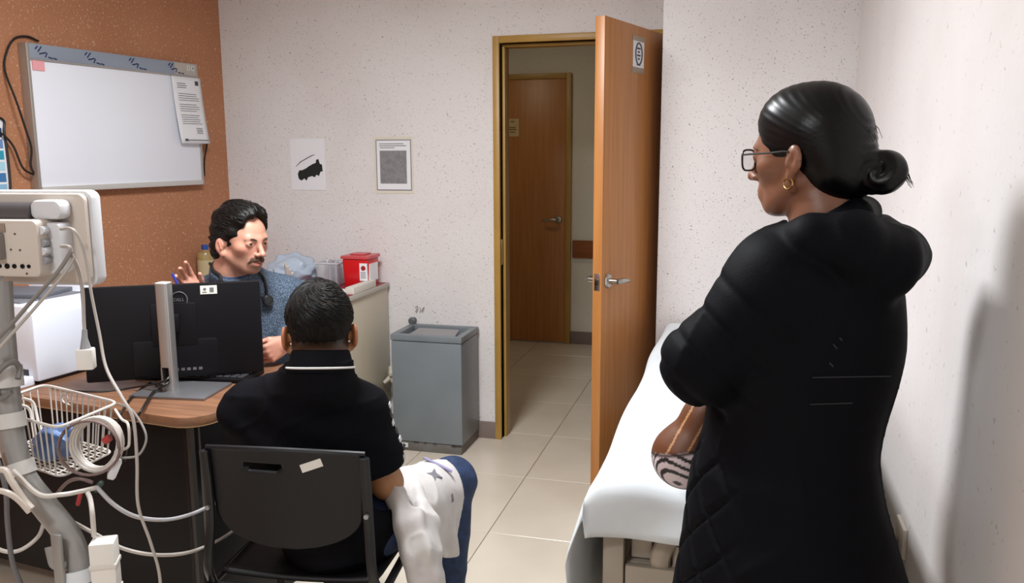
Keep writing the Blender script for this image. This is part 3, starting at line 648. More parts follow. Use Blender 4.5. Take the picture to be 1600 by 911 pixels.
# the sheet: a cloth lying on the couch, hanging over the near end and the left side with a flared corner
LSIDE, FRONT = .42, .085
def edge_profile(s_, rc=.035):
    q = rc*math.pi/2
    if s_ >= q: return rc+(s_-q), 0
    if s_ >= 0: t = (q-s_)/rc; return rc-rc*math.sin(t), rc-rc*math.cos(t)
    return 0, rc-s_
def sheet(u, v):
    # u 0..1 across from the left hem to the wall side, v 0..1 from the front hem to the far end
    a = -LSIDE+u*(LSIDE+QX1+.02-QX0); b = -FRONT+v*(FRONT+QY1-.008-QY0)
    ha, da = edge_profile(a); hb, db = edge_profile(b)
    x, y = QX0-.014+ha, QY0-.016+hb; z = QZ+.002-math.sqrt(da*da+db*db*(1 if a >= 0 else .3))
    if b < .06:                                   # folds of the near end drop
        w_ = min(1, db*9); y -= .012*w_*math.sin(a*21+.5+db*16)+.010*w_; z -= .010*w_*math.sin(a*8+1)
    k = math.exp(-max(b, 0)*8)
    if a < .03:                                   # the spare corner swings out as a fold
        f_ = min(1, da*5); x -= .055*k*f_*(1-.45*min(1, max(0, da-.16)*4))+.008*math.sin(b*9)*f_*(1-k); y -= .02*k*f_
    if a > 0 and b > 0:
        z += .0012*math.sin(a*23+b*5)*math.sin(b*7)+.0045*math.sin(a*24-b*28)*math.exp(-((b-.08)/.10)**2)*min(1, a*8)+.003*math.sin(a*11+b*17)*math.exp(-(b/.3)**2)
        x += 0 if a > .1 else .006*math.sin(b*8)
    return (x, y, z)
g = MB(); g.grid(sheet, 70, 110)
sh = g.build('bed_sheet', M_SHEET, None, smooth=60, solid=.002); tag(sh, 'white sheet draped over the examination couch', 'sheet')

# ---------------------------------------------------------------- black chair
M_CHAIR = mat('chair_plastic', '131215', rough=.42, spec=.3, bump=.05, bscale=260)
M_TUBE = mat('chair_tube', '17171a', rough=.3, metal=.3)
CHC = V(-1.03, 1.72, 0); CHA = R(7)
CHM = yawM(CHC, CHA)       # +y is where the chair faces
ch = thing('chair', 'black plastic stacking chair with tube frame and grip hole in its back', 'chair', CHC)
def back_pt(x, z):
    """curved backrest surface: x across, z height"""
    y = -.005-.10*(z-.46)*.9+.55*x*x-1.2*max(0, .62-z)**2*0+.012*math.sin((z-.55)*9)
    return (x, y, z)
def outline():
    pts = []
    for k in range(13): # top edge left->right, slightly arched
        t = -1+2*k/12; pts.append((t*.198, .800+.010*(1-t*t)))
    for t in (.25, .5, .75, 1.0): pts.append((.200-.012*t, .79-.13*t))
    for k in range(1, 16):
        a = k/16*math.pi; pts.append((.188*math.cos(a), .655-.098*math.sin(a)**.85))
    for t in (1.0, .75, .5, .25): pts.append((-.200+.012*t, .79-.13*t))
    return pts
OUT = outline()
def inside(x, z):
    c = False; n = len(OUT)
    for i in range(n):
        x0, z0 = OUT[i]; x1, z1 = OUT[(i+1) % n]
        if (z0 > z) != (z1 > z) and x < (x1-x0)*(z-z0)/(z1-z0)+x0: c = not c
    return c
# shell as a grid whose rows follow the outline; the grip hole is cut out
def half_w(z):
    xs = []
    n = len(OUT)
    for i in range(n):
        x0, z0 = OUT[i]; x1, z1 = OUT[(i+1) % n]
        if (z0 > z) != (z1 > z): xs.append((x1-x0)*(z-z0)/(z1-z0)+x0)
    return (min(xs), max(xs)) if len(xs) > 1 else None
NU, NV = 44, 44; vs = []; fs = []
zlo, zhi = .5575, .8095
for j in range(NV+1):
    z = zlo+(zhi-zlo)*j/NV
    hw = half_w(min(max(z, zlo+.0005), zhi-.0005))
    for i in range(NU+1):
        x = hw[0]+(hw[1]-hw[0])*i/NU
        vs.append(back_pt(x, z))
for j in range(NV):
    for i in range(NU):
        cx = sum(vs[k][0] for k in (j*(NU+1)+i, j*(NU+1)+i+1, (j+1)*(NU+1)+i))/3; cz = (vs[j*(NU+1)+i][2]+vs[(j+1)*(NU+1)+i][2])/2
        zc = .768
        if abs((cx+.05)/.050)**2.5+((max(cz-zc, (zc-cz)*.6))/.010)**2.5 < 1 if cx > -9 else False: continue
        fs.append((j*(NU+1)+i, j*(NU+1)+i+1, (j+1)*(NU+1)+i+1, (j+1)*(NU+1)+i))
MB(CHM).add(vs, fs).build('backrest', M_CHAIR, ch, smooth=50, solid=.010)
MB(CHM).tube([back_pt(x, z) for x, z in OUT[:13]], .0075, 8).build('top_lip', M_CHAIR, ch)
for s in (-1, 1):
    p = [back_pt(s*.200, .795), back_pt(s*.200, .70), back_pt(s*.202, .60), (s*.21, .0, .50), (s*.218, .03, .44)]
    p = [(x, y-.012, z) for x, y, z in p]
    MB(CHM).tube(spline(p, 5), .013, 10, flat=.7).build('upright', M_TUBE, ch)
    MB(CHM).tube([(s*.2, back_pt(s*.2, .65)[1]-.020, .65), (s*.2, back_pt(s*.2, .65)[1]-.028, .65)], .006, 10).build('rivet', mat('rivet_grey', '9a9a9c', rough=.4, metal=.6), ch)
    # rear leg and front leg of one side
    MB(CHM).tube(spline([(s*.222, .03, .435), (s*.228, -.02, .40), (s*.235, -.07, .2), (s*.24, -.10, .008)], 6), .011, 9).build('leg', M_TUBE, ch)
    MB(CHM).tube(spline([(s*.222, .03, .432), (s*.218, .28, .43), (s*.22, .39, .42), (s*.222, .415, .38), (s*.228, .44, .008)], 6), .011, 9).build('leg', M_TUBE, ch)
MB(CHM).tube([(-.222, .02, .428), (.222, .02, .428)], .011, 9).build('cross_tube', M_TUBE, ch)
MB(CHM).tube([(-.219, .385, .412), (.219, .385, .412)], .010, 9).build('cross_tube', M_TUBE, ch)
def seat(u, v):
    x = -.215+.43*u; y = .03+.42*v
    return (x*(1-.08*(1-v)), y, .452-.018*(1-((u-.5)*2)**2)*(1-((v-.45)*2)**2*.6)-.03*max(0, v-.85)/.15*.6+.012*max(0, .12-v)/.12)
MB(CHM).grid(seat, 20, 20).build('seat', M_CHAIR, ch, smooth=60, solid=.012)
bp = back_pt(.074, .775)
tg = MB(CHM @ Matrix.Translation((bp[0], bp[1]-.0065, bp[2])) @ Matrix.Rotation(R(-20), 4, 'Y') @ Matrix.Rotation(.05, 4, 'Z')).box((-.027, -.0006, -.010), (.027, .0006, .010))
tg.build('paper_tag', mat('tag_white', 'd5d2cb', rough=.7), ch)

# ---------------------------------------------------------------- vital signs monitor on its stand
M_CREAM = mat('cream_plastic', 'c3b8ae', rough=.4); M_CREAM2 = mat('cream_plastic_pale', 'cacacd', rough=.4)
M_POLE = mat('stand_grey', '94928f', rough=.35, metal=.35)
M_DARK = mat('dark_grey_plastic', '4b4749', rough=.4)
M_WIRE = mat('white_wire', 'c2bbb4', rough=.4)
CD = 1.75
cart = thing('monitor_stand', 'grey curved pole stand carrying a vital signs monitor and wire basket', 'stand', atD(125, 900, CD)*1)
cart.location.z = 0
pp_ = [atD(x, y, CD) for x, y in ((-2, 440), (1, 500), (6, 560), (12, 630), (20, 690), (36, 745), (70, 790), (103, 832), (119, 868), (126, 905))]
last = pp_[-1]
pp_ += [V(last.x+.004, last.y, last.z-.15), V(last.x+.004, last.y, .13)]
MB().tube(spline(pp_, 6), .0255, 18).build('pole', M_POLE, cart)
base_c = V(last.x+.004, last.y, 0)
MB().lathe([(0, .10), (.05, .10), (.055, .13), (.04, .16), (0, .16)], base_c).build('hub', M_POLE, cart)
for k in range(5):
    a = R(72*k+20); e = base_c+V(.27*math.cos(a), .27*math.sin(a), .085)
    lg_ = MB().tube([base_c+V(0, 0, .125), e], [.026, .017], 10).build('foot_arm', M_POLE, cart)
    w = MB(frame(V(e.x, e.y, .035), (math.cos(a), math.sin(a), 0), (0, 0, 1), (math.sin(a), -math.cos(a), 0))); w.lathe([(0, -.012), (.033, -.012), (.035, -.008), (.035, .008), (.033, .012), (0, .012)], seg=18); w.build('caster', M_BLK, lg_)
# collars on the pole
def collar(p, q, r, nm='collar', m=None): return MB().tube([p, q], r, 18).build(nm, m or mat('collar_pale', 'c3c1bd', rough=.4), cart)
collar(atD(10, 605, CD), atD(7, 572, CD), .033, 'clamp'); collar(atD(17, 668, CD), atD(14, 645, CD), .030); collar(atD(33, 742, CD), atD(27, 722, CD), .031); collar(atD(127, 908, CD), atD(124, 888, CD), .034, 'ring_clamp', mat('collar_white', 'cfd3d8', rough=.4))
MB().tube(spline([atD(28, 592, CD-.03), atD(30, 575, CD-.02), atD(20, 565, CD-.035), atD(0, 578, CD-.045), atD(-14, 600, CD-.04), atD(0, 622, CD-.035), atD(18, 612, CD-.035)], 6), .006, 8).build('clamp_cord', mat('cord_grey', '6d6a68', rough=.5), cart)
# cable hook bracket
hb = MB(); p0 = atD(96, 872, CD-.02)
MB().box((p0.x-.004, p0.y-.02, p0.z-.06), (p0.x+.02, p0.y-.012, p0.z+.06)).build('hook_plate', M_POLE, cart, bevel=.003)
hk = [atD(104, 882, CD-.02), atD(92, 884, CD-.03), atD(83, 882, CD-.03), atD(79, 868, CD-.03), atD(76, 855, CD-.03)]
MB().tube(spline(hk, 5), .0095, 10, flat=.45).build('cable_hook', M_POLE, cart)
# wire basket
RZ = .945; BDp = .115; FD = 1.79
rim = [atZ(33, 612, RZ), atZ(69, 601, RZ), atZ(185, 629, RZ), atZ(90, 669, RZ), atZ(24, 651, RZ)]
Bq, Cq, Dq = rim[1], rim[2], rim[3]; Aq = Bq+(Dq-Cq)
bs = thing('wire_basket', 'white wire basket with cables clipped to the curved stand', 'basket', (Bq+Dq)/2-V(0, 0, BDp))
corners = [Aq, Bq, Cq, Dq]
ctr = (Aq+Cq)/2
def rr(pts, n=6, f=.12):
    out = []
    for i, p in enumerate(pts):
        a, b = pts[i-1], pts[(i+1) % len(pts)]
        s, e = p+(a-p)*f, p+(b-p)*f
        for k in range(n+1):
            t = k/n; out.append(s*(1-t)**2+p*2*t*(1-t)+e*t*t)
    return out
MB().tube(rr(corners), .0035, 8, closed=True).build('rim_wire', M_WIRE, bs)
bot = [ctr+(p-ctr)*.86-V(0, 0, BDp) for p in corners]
MB().tube(rr(bot), .0028, 7, closed=True).build('bottom_wire', M_WIRE, bs)
for i in range(4):
    a, b, c_, d = corners[i], corners[(i+1) % 4], bot[i], bot[(i+1) % 4]
    n = max(5, int((b-a).length/.022))
    for k in range(1, n):
        t = k/n; MB().tube([a.lerp(b, t), c_.lerp(d, t)], .0018, 6).build('side_wire', M_WIRE, bs)
for k in range(1, 10):
    t = k/10; MB().tube([bot[0].lerp(bot[3], t), bot[1].lerp(bot[2], t)], .0018, 6).build('floor_wire', M_WIRE, bs)
for k in range(1, 13):
    t = k/13; MB().tube([bot[0].lerp(bot[1], t), bot[3].lerp(bot[2], t)], .0018, 6).build('floor_wire', M_WIRE, bs)
MB().tube([Aq.lerp(Dq, .3), pp_[4]], .006, 8).build('mount_arm', M_WIRE, bs)
for q, r_ in ((.28, .012), (.34, .014)):
    p = Bq.lerp(Cq, q)-V(0, 0, .022); e1 = (Cq-Bq).normalized()
    MB().tube([p+e1*(r_*math.cos(a*.39))+V(0, 0, r_*math.sin(a*.39)) for a in range(16)], .0018, 6, closed=True).build('wire_eye', M_WIRE, bs)
# blue cuff in the basket
bc = ctr+(Cq-Bq).normalized()*.030+(Dq-Cq).normalized()*.018-V(0, 0, BDp-.040)
bm = bmesh.new(); bmesh.ops.create_icosphere(bm, subdivisions=4, radius=1)
for v in bm.verts:
    p = v.co.copy(); s = 1+.14*math.sin(5*p.x+3*p.y)+.10*math.sin(7*p.y-4*p.z); ex = (Cq-Bq).normalized(); ey = (Dq-Cq).normalized()
    v.co = bc+ex*(p.x*.066*s)+ey*(p.y*.042*s)+V(0, 0, p.z*.036*s+.012*p.x); v.co.z = max(v.co.z, RZ-BDp+.0015)
me = bpy.data.meshes.new('pressure_cuff'); bm.to_mesh(me); bm.free(); me.shade_smooth(); me.set_sharp_from_angle(angle=R(40))
tag(put('pressure_cuff', me, None, mat('cuff_blue', '4f6c9c', rough=.5, c2='43608f', scale=30)), 'folded blue pressure cuff lying in the wire basket', 'cuff')
# coil of white cable hung on the basket front
cc = atD(152, 694, FD)
ce1 = RT*1; ce2 = UP*1
g = MB(); pts = []
for k in range(6*28):
    a = 2*math.pi*k/28; lo = k/28
    rx_, rz_ = .049+.004*math.sin(lo*2.1), .055+.003*math.cos(lo*1.7)
    pts.append(cc+ce1*(rx_*math.cos(a))+ce2*(rz_*math.sin(a))+FW*(.004*lo-.012+.004*math.sin(a*2)))
g.tube(pts, .0036, 7); tag(g.build('cable_coil', M_WIRE), 'coil of white cable hung on the front of the wire basket', 'cable')
g = MB(); pts = []
for k in range(2*28):
    a = 2*math.pi*k/28; lo = k/28
    pts.append(cc+ce1*(.064*math.cos(a)-.006)+ce2*(.057*math.sin(a)-.004)+FW*(.005*lo-.028))
g.tube(pts, .0026, 7); tag(g.build('sensor_lead', mat('lead_brown', '6f5a56', rough=.5)), 'thin dark sensor lead looped around the white cable coil', 'cable')
hk = thing('basket_hook', 'white wire hook on the basket corner holding the cables', 'hook', atD(190, 665, FD))
MB().tube(spline([atD(180, 640, FD+.10), atD(190, 655, FD+.04), atD(200, 663, FD), atD(202, 690, FD), atD(198, 700, FD), atD(180, 706, FD+.01)], 5), .003, 7).build('wire', M_WIRE, hk)
for (nm, a, b, r_, m_, lab) in (('connector', (186, 715), (172, 748), .012, M_CREAM2, 'white cable connector block hanging below the cable coil'),
                               ('red_clip', (126, 770), (121, 790), .0045, mat('clip_red', 'a83232', rough=.4), 'small red lead clip dangling under the wire basket'),
                               ('green_clip', (160, 752), (148, 768), .006, mat('clip_green', '2f4a40', rough=.4), 'dark green lead clip under the cable coil')):
    g = MB(); P0, P1 = atD(*a, FD-.01), atD(*b, FD-.01); g.tube([P0, P0.lerp(P1, .15), P0.lerp(P1, .85), P1], [r_*.7, r_, r_, r_*.7], 4 if nm == 'connector' else 8)
    tag(g.build(nm, m_, bevel=.001 if nm == 'connector' else 0), lab, 'connector' if nm == 'connector' else 'clip')
g = MB(); g.tube([atD(163, 690, FD), atD(172, 683, FD)], .008, 8); tag(g.build('red_plug', mat('clip_red')), 'red plug caught inside the white cable coil', 'plug')
# power adaptor on the lower pole
ad = thing('power_adaptor', 'white power adaptor box strapped to the lower stand pole', 'adaptor', atD(151, 905, CD-.03))
pa = atD(151, 842, CD-.02); 
AM = yawM((pa.x+.016, pa.y, 0), R(28))
MB(AM).box((-.024, -.022, pa.z-.14), (.024, .022, pa.z)).build('case', mat('adaptor_white', 'dcd8d2', rough=.35), ad, bevel=.003)
for dz in (.045, .105): MB(AM).box((-.026, -.024, pa.z-dz-.010), (.026, .024, pa.z-dz)).build('strap', mat('strap_white', 'cfcac3', rough=.6), ad, bevel=.002)
MB().tube(spline([atD(147, 838, CD-.02), atD(144, 800, CD-.03), atD(141, 780, CD-.01), atD(137, 770, CD)], 6), .005, 8).build('lead', M_WIRE, ad)

# the monitor head itself (seen from behind)
HD = CD+.02
vm = thing('vital_signs_monitor', 'cream vital signs monitor seen from behind on the grey stand', 'medical monitor', atD(40, 440, HD))
hyaw = R(8)
hc = atD(45, 372, HD)
HM = frame(hc, (math.cos(hyaw), math.sin(hyaw), 0), (-math.sin(hyaw), math.cos(hyaw), 0), (0, 0, 1))   # y away from the camera
# front bezel plate
MB(HM).prism_y(rrect(-.19, -.105, .125, .098, .018), .035, .070).build('bezel', M_CREAM2, vm, bevel=.006)
MB(HM).prism_y(rrect(-.185, -.098, .118, .092, .016), .020, .036).build('rear_shell', M_CREAM, vm, bevel=.005)
MB(HM).box((-.17, .069, -.085), (.105, .0712, .08)).build('screen', mat('screen_dark', '2a3038', rough=.2), vm)
hs_ = MB(HM).prism_y(rrect(-.175, -.075, .060, .042, .012), -.055, .022).build('housing', M_CREAM, vm, bevel=.006)
MB(HM).prism_y(rrect(.040, -.072, .086, .034, .010), -.022, .022).build('port_panel', M_CREAM2, vm, bevel=.004)
MB(HM).prism_y(rrect(.022, .040, .090, .080, .014), -.02, .021).build('handle_end', M_CREAM2, vm, bevel=.008)
MB(HM).tube([(-.10, -.005, .052), (.024, -.005, .052)], .024, 16).build('handle_grip', M_DARK, vm)
MB(HM).prism_y(rrect(-.13, .040, -.092, .078, .014), -.03, .021).build('handle_end', M_DARK, vm, bevel=.008)
MB(HM).box((-.07, -.058, .018), (-.008, -.053, .036)).build('rating_label', mat('label_brown', '8f7d70', rough=.5), hs_)
mb_ = MB(HM).box((-.10, -.072, -.038), (-.012, -.054, .016)).build('mount_plate', mat('mount_steel', '8d8a88', rough=.3, metal=.7), hs_, bevel=.003)
MB(HM).tube([(-.10, -.083, .004), (-.03, -.083, .004)], .010, 10).build('mount_bar', M_CHROME, mb_)
MB(HM).tube([(-.10, -.09, -.020), (-.034, -.09, -.018)], [.014, .012], 10).build('mount_knob', M_CREAM2, mb_)
MB(HM).box((-.12, -.12, -.05), (-.085, -.05, -.01)).build('mount_arm', M_POLE, vm, bevel=.004)
tp_ = HM @ V(-.10, -.085, -.03)
MB().tube([tp_, atD(-2, 440, CD)], .022, 12).build('mount_neck', M_POLE, vm)
for k, (x, r_) in enumerate(((-.078, .005), (-.062, .007), (-.045, .006), (-.028, .005), (-.012, .007), (.004, .006), (.022, .006), (.036, .005))):
    MB(HM).tube([(x, -.057, -.052), (x, -.053, -.052)], r_*.8, 8).build('socket', M_BLK, hs_)
for x, z in ((.0, -.018), (.02, -.019), (.012, .014), (.03, -.067)):
    MB(HM).tube([(x, -.0565, z), (x, -.053, z)], .0022, 6).build('screw', M_DARK, hs_)
for z, c_ in ((.02, M_CREAM2), (-.006, mat('plug_grey', '8d8d90', rough=.4)), (-.022, M_CREAM2), (-.042, mat('plug_grey'))):
    MB(HM).tube([(.058, -.022, z), (.060, -.045, z)], .0085, 10).build('connector', c_, vm)
MB(HM).box((.092, .033, .0), (.0945, .05, .025)).build('side_label', mat('label_cream', 'd9cfae'), vm)
# leads from the monitor
def lead(name, pts, r_, m_, lab, n=8):
    return tag(MB().tube(spline([atD(*q) for q in pts], n), r_, 8).build(name, m_), lab, 'cable')
M_LEAD = mat('lead_grey', 'a8a19b', rough=.45); M_LEADD = mat('lead_dark', '7d7873', rough=.45)
lead('monitor_lead', [(95, 358, 1.71), (112, 358, 1.68), (125, 375, 1.69), (135, 410, 1.71), (143, 460, 1.72), (155, 520, 1.72), (166, 575, 1.70), (190, 620, 1.66), (208, 655, 1.65), (214, 720, 1.66), (216, 790, 1.68), (236, 850, 1.72), (250, 905, 1.76), (252, 1000, 1.8)], .0032, M_LEAD, 'long grey lead dropping from the monitor past the basket to the floor')
lead('monitor_lead', [(96, 385, 1.70), (108, 386, 1.68), (112, 398, 1.69), (122, 420, 1.71), (129, 455, 1.73), (131, 500, 1.74), (133, 535, 1.74)], .0036, M_LEAD, 'short grey lead from the monitor to a white adaptor')
lead('monitor_lead', [(112, 392, 1.68), (90, 425, 1.68), (50, 470, 1.68), (15, 510, 1.68), (-20, 545, 1.68)], .004, M_LEADD, 'dark grey lead slanting from the monitor ports towards the pole')
lead('monitor_lead', [(116, 402, 1.69), (100, 428, 1.68), (60, 475, 1.67), (20, 520, 1.67), (-15, 560, 1.66)], .0034, M_LEAD, 'pale lead running beside the dark slanting lead')
p0, p1 = atD(133, 540, 1.74), atD(133, 578, 1.74)
ia = thing('inline_adaptor', 'white plug adaptor dangling beside the printer', 'adaptor', p1)
MB(yawM((p0.x, p0.y, 0), R(25))).box((-.016, -.013, p1.z), (.016, .013, p0.z-.006)).build('case', mat('adaptor_white'), ia, bevel=.003)
MB().tube([p0-V(0, 0, .01), atD(132, 528, 1.74), atD(132, 515, 1.74)], [.012, .006, .005], 9).build('strain_relief', mat('plug_grey'), ia)
lead('stand_cable', [(20, 735, 1.70), (60, 772, 1.70), (95, 773, 1.71), (125, 768, 1.74), (150, 762, 1.77)], .005, M_WIRE, 'white cable bowing under the basket from the pole')
lead('stand_cable', [(150, 760, 1.77), (180, 790, 1.78), (215, 808, 1.83), (260, 812, 1.92), (300, 803, 2.05), (335, 787, 2.18), (352, 779, 2.25), (357, 792, 2.33)], .0045, mat('cable_pale', 'b0aeb0', rough=.4), 'grey cable sagging from the basket towards the chair')
lead('stand_cable', [(108, 812, 1.78), (150, 835, 1.80), (195, 858, 1.84), (245, 867, 1.90), (295, 863, 2.03), (340, 845, 2.20), (380, 820, 2.33), (400, 815, 2.42), (410, 822, 2.55)], .0042, M_WIRE, 'long white cable sagging from the stand under the desk')
lead('stand_cable', [(70, 812, 1.82), (60, 838, 1.82), (35, 858, 1.80), (10, 862, 1.78), (-20, 850, 1.76)], .0042, M_WIRE, 'white cable looping left from the stand pole')
lead('stand_cable', [(-10, 700, 1.70), (8, 760, 1.70), (12, 820, 1.72), (20, 880, 1.72), (40, 930, 1.72)], .005, mat('cable_darkgrey', '5f5e60', rough=.45), 'dark grey cable hanging down beside the stand')
lead('stand_cable', [(-10, 735, 1.66), (8, 735, 1.66), (18, 752, 1.66), (38, 782, 1.67), (50, 795, 1.67)], .0065, M_CREAM, 'thick cream cable tied to the pole above the bend')
lead('stand_cable', [(-10, 765, 1.65), (12, 770, 1.65), (30, 782, 1.66), (46, 800, 1.67)], .006, M_CREAM, 'second thick cream cable tied to the pole')
lead('stand_cable', [(184, 631, 1.90), (205, 640, 1.84), (224, 668, 1.80), (228, 690, 1.79), (215, 712, 1.78), (186, 716, 1.78)], .0026, M_LEADD, 'thin dark lead arching out to the side of the basket')
lead('stand_cable', [(36, 622, 1.95), (52, 630, 1.97), (60, 660, 1.96), (72, 700, 1.92)], .0036, M_WIRE, 'white cable lying over the back of the wire basket')
lead('stand_cable', [(30, 632, 1.93), (46, 640, 1.95), (52, 670, 1.94), (56, 705, 1.90)], .0036, M_WIRE, 'white cable bundled at the pole side of the basket')
lead('stand_cable', [(84, 780, 1.82), (95, 764, 1.80), (108, 752, 1.78), (125, 748, 1.77), (145, 754, 1.775)], .004, mat('lead_brown'), 'brown lead curving up under the wire basket')
# ---------------------------------------------------------------- implicit surfaces for the people and soft things
def npv(p): return np.array([p[0], p[1], p[2]], dtype=np.float64)
def unit(v): v = npv(v); return v/np.linalg.norm(v)
class SDF:
    """sequence of smooth unions / cuts of simple solids, meshed with sparse surface nets"""
    def __init__(s): s.ops = []; s.post = []
    def _a(s, kind, f, lo, hi, k): s.ops.append((kind, f, np.array(lo), np.array(hi), k)); return s
    def cap(s, a, b, ra, rb=None, k=.02, op='u'):
        a, b = npv(a), npv(b); rb = ra if rb is None else rb; ab = b-a; L2 = max(ab@ab, 1e-12); m = max(ra, rb)
        def f(P):
            t = np.clip(((P-a)@ab)/L2, 0, 1); return np.linalg.norm(P-a-t[:, None]*ab, axis=1)-(ra+(rb-ra)*t)
        return s._a(op, f, np.minimum(a, b)-m, np.maximum(a, b)+m, k)
    def ell(s, c, r, M=None, k=.02, op='u'):
        c = npv(c); r = np.array(r, float); M = np.eye(3) if M is None else M; m = r.max()    # rows of M: local axes
        def f(P):
            q = (P-c)@M.T; k0 = np.linalg.norm(q/r, axis=1); k1 = np.linalg.norm(q/(r*r), axis=1)
            return np.where(k0 < 1e-6, -r.min(), k0*(k0-1)/np.maximum(k1, 1e-9))
        return s._a(op, f, c-m, c+m, k)
    def plane(s, p, n, k=.004):          # keep the side opposite to n
        p = npv(p); n = unit(n)
        return s._a('i', lambda P: (P-p)@n, [-9]*3, [9]*3, k)
    def fn(s, f, lo, hi, k=.01, op='u'): return s._a(op, f, lo, hi, k)
    def disp(s, f): s.post.append(f); return s
    def __call__(s, P):
        d = np.full(len(P), 1.0); mg = .05
        for kind, f, lo, hi, k in s.ops:
            if kind == 'i': m = np.nonzero(d < .5)[0]
            else: m = np.nonzero(((P > lo-mg) & (P < hi+mg)).all(1))[0]
            if len(m) == 0: continue
            e = f(P[m]); c = d[m]
            if kind == 'u':
                h = np.maximum(k-np.abs(c-e), 0)/k; d[m] = np.minimum(c, e)-h*h*k*.25
            else:
                e = -e if kind == 's' else e
                h = np.maximum(k-np.abs(c-e), 0)/k; d[m] = np.maximum(c, e)+h*h*k*.25
        for f in s.post:
            m = np.nonzero(np.abs(d) < .06)[0]; d[m] = d[m]+f(P[m])
        return d
    def bounds(s):
        u = [o for o in s.ops if o[0] == 'u']; return np.min([o[2] for o in u], 0)-.03, np.max([o[3] for o in u], 0)+.03
    def mesh(s, h, B=8):
        lo, hi = s.bounds(); bs = h*B
        n = np.ceil((hi-lo)/bs).astype(int)+1
        ii = np.stack(np.meshgrid(*[np.arange(k) for k in n], indexing='ij'), -1).reshape(-1, 3)
        dc = s(lo+(ii+.5)*bs)
        cc = np.stack(np.meshgrid(*[np.arange(k+1) for k in n], indexing='ij'), -1).reshape(-1, 3)
        sg = (s(lo+cc*bs) < 0).reshape(*(n+1)).astype(np.int8)
        tot = sum(sg[a:a+n[0], b:b+n[1], c:c+n[2]] for a in (0, 1) for b in (0, 1) for c in (0, 1)).ravel()
        act = ii[(np.abs(dc) < bs*.95+.003) | ((tot > 0) & (tot < 8))]
        loc = np.stack(np.meshgrid(*[np.arange(B+1)]*3, indexing='ij'), -1).reshape(-1, 3)
        N = n*B+2
        G = act[:, None, :]*B+loc[None]                      # K, (B+1)^3, 3
        val = s((lo+G.reshape(-1, 3)*h)).reshape(len(act), B+1, B+1, B+1)
        neg = val < 0
        # cells
        cs = np.zeros((len(act), B, B, B), np.int8)
        for dx in (0, 1):
            for dy in (0, 1):
                for dz in (0, 1): cs += neg[:, dx:dx+B, dy:dy+B, dz:dz+B]
        K, I, J, Q = np.nonzero((cs > 0) & (cs < 8))
        acc = np.zeros((len(K), 3)); cnt = np.zeros(len(K))
        for ax in range(3):
            o1, o2 = [q for q in range(3) if q != ax]
            for u in (0, 1):
                for v in (0, 1):
                    a = [I.copy(), J.copy(), Q.copy()]; a[o1] = a[o1]+u; a[o2] = a[o2]+v
                    b = [x.copy() for x in a]; b[ax] = b[ax]+1
                    va, vb = val[K, a[0], a[1], a[2]], val[K, b[0], b[1], b[2]]
                    m = (va < 0) != (vb < 0); t = np.where(m, va/np.where(m, va-vb, 1), 0)
                    p = np.zeros((len(K), 3)); p[:, o1] = u; p[:, o2] = v; p[:, ax] = t
                    acc += p*m[:, None]; cnt += m
        base = act[K]*B+np.stack([I, J, Q], 1)
        vert = lo+(base+acc/cnt[:, None])*h
        key = (base[:, 0]*N[1]+base[:, 1])*N[2]+base[:, 2]
        order = np.argsort(key); key = key[order]; vert = vert[order]
        quads = []
        for ax in range(3):
            o1, o2 = (ax+1) % 3, (ax+2) % 3
            sl0 = [slice(0, B)]*3; sl1 = list(sl0); sl1[ax] = slice(1, B+1)
            n0, n1 = neg[(slice(None), *sl0)], neg[(slice(None), *sl1)]
            E = np.nonzero(n0 != n1); flip = n0[E]
            g = act[E[0]]*B+np.stack(E[1:], 1)
            ids = []
            for u, v in ((0, 0), (1, 0), (1, 1), (0, 1)):
                c = g.copy(); c[:, o1] -= u; c[:, o2] -= v
                kk = (c[:, 0]*N[1]+c[:, 1])*N[2]+c[:, 2]
                pos = np.clip(np.searchsorted(key, kk), 0, len(key)-1)
                ids.append(np.where(key[pos] == kk, pos, -1))
            q = np.stack(ids, 1); ok = (q >= 0).all(1); q = q[ok]; fl_ = flip[ok]
            q[~fl_] = q[~fl_][:, ::-1]
            quads.append(q)
        return vert, np.concatenate(quads)[:, ::-1]
    def build(s, name, h, m, parent=None, colour=None, cname='skin', smooth=2, label=None):
        v, q = s.mesh(h)
        # light Laplacian smoothing takes the grid steps out
        e = np.concatenate([q[:, [0, 1]], q[:, [1, 2]], q[:, [2, 3]], q[:, [3, 0]]])
        for _ in range(smooth):
            a = np.zeros_like(v); c = np.zeros(len(v))
            for x, y in ((0, 1), (1, 0)):
                for ax in range(3): a[:, ax] += np.bincount(e[:, x], v[e[:, y], ax], len(v))
                c += np.bincount(e[:, x], minlength=len(v))
            v = v*.5+.5*a/np.maximum(c, 1)[:, None]
        me = bpy.data.meshes.new(name)
        me.vertices.add(len(v)); me.vertices.foreach_set('co', v.astype(np.float32).ravel())
        me.loops.add(len(q)*4); me.loops.foreach_set('vertex_index', q.astype(np.int32).ravel())
        me.polygons.add(len(q)); me.polygons.foreach_set('loop_start', np.arange(0, len(q)*4, 4, dtype=np.int32))
        me.update(calc_edges=True); me.validate(); me.shade_smooth()
        if colour is not None:
            at = me.color_attributes.new(cname, 'FLOAT_COLOR', 'POINT')
            c4 = np.ones((len(v), 4), np.float32); c4[:, :3] = colour(v); at.data.foreach_set('color', c4.ravel())
        o = put(name, me, parent, m)
        if label: o['label'] = label
        return o

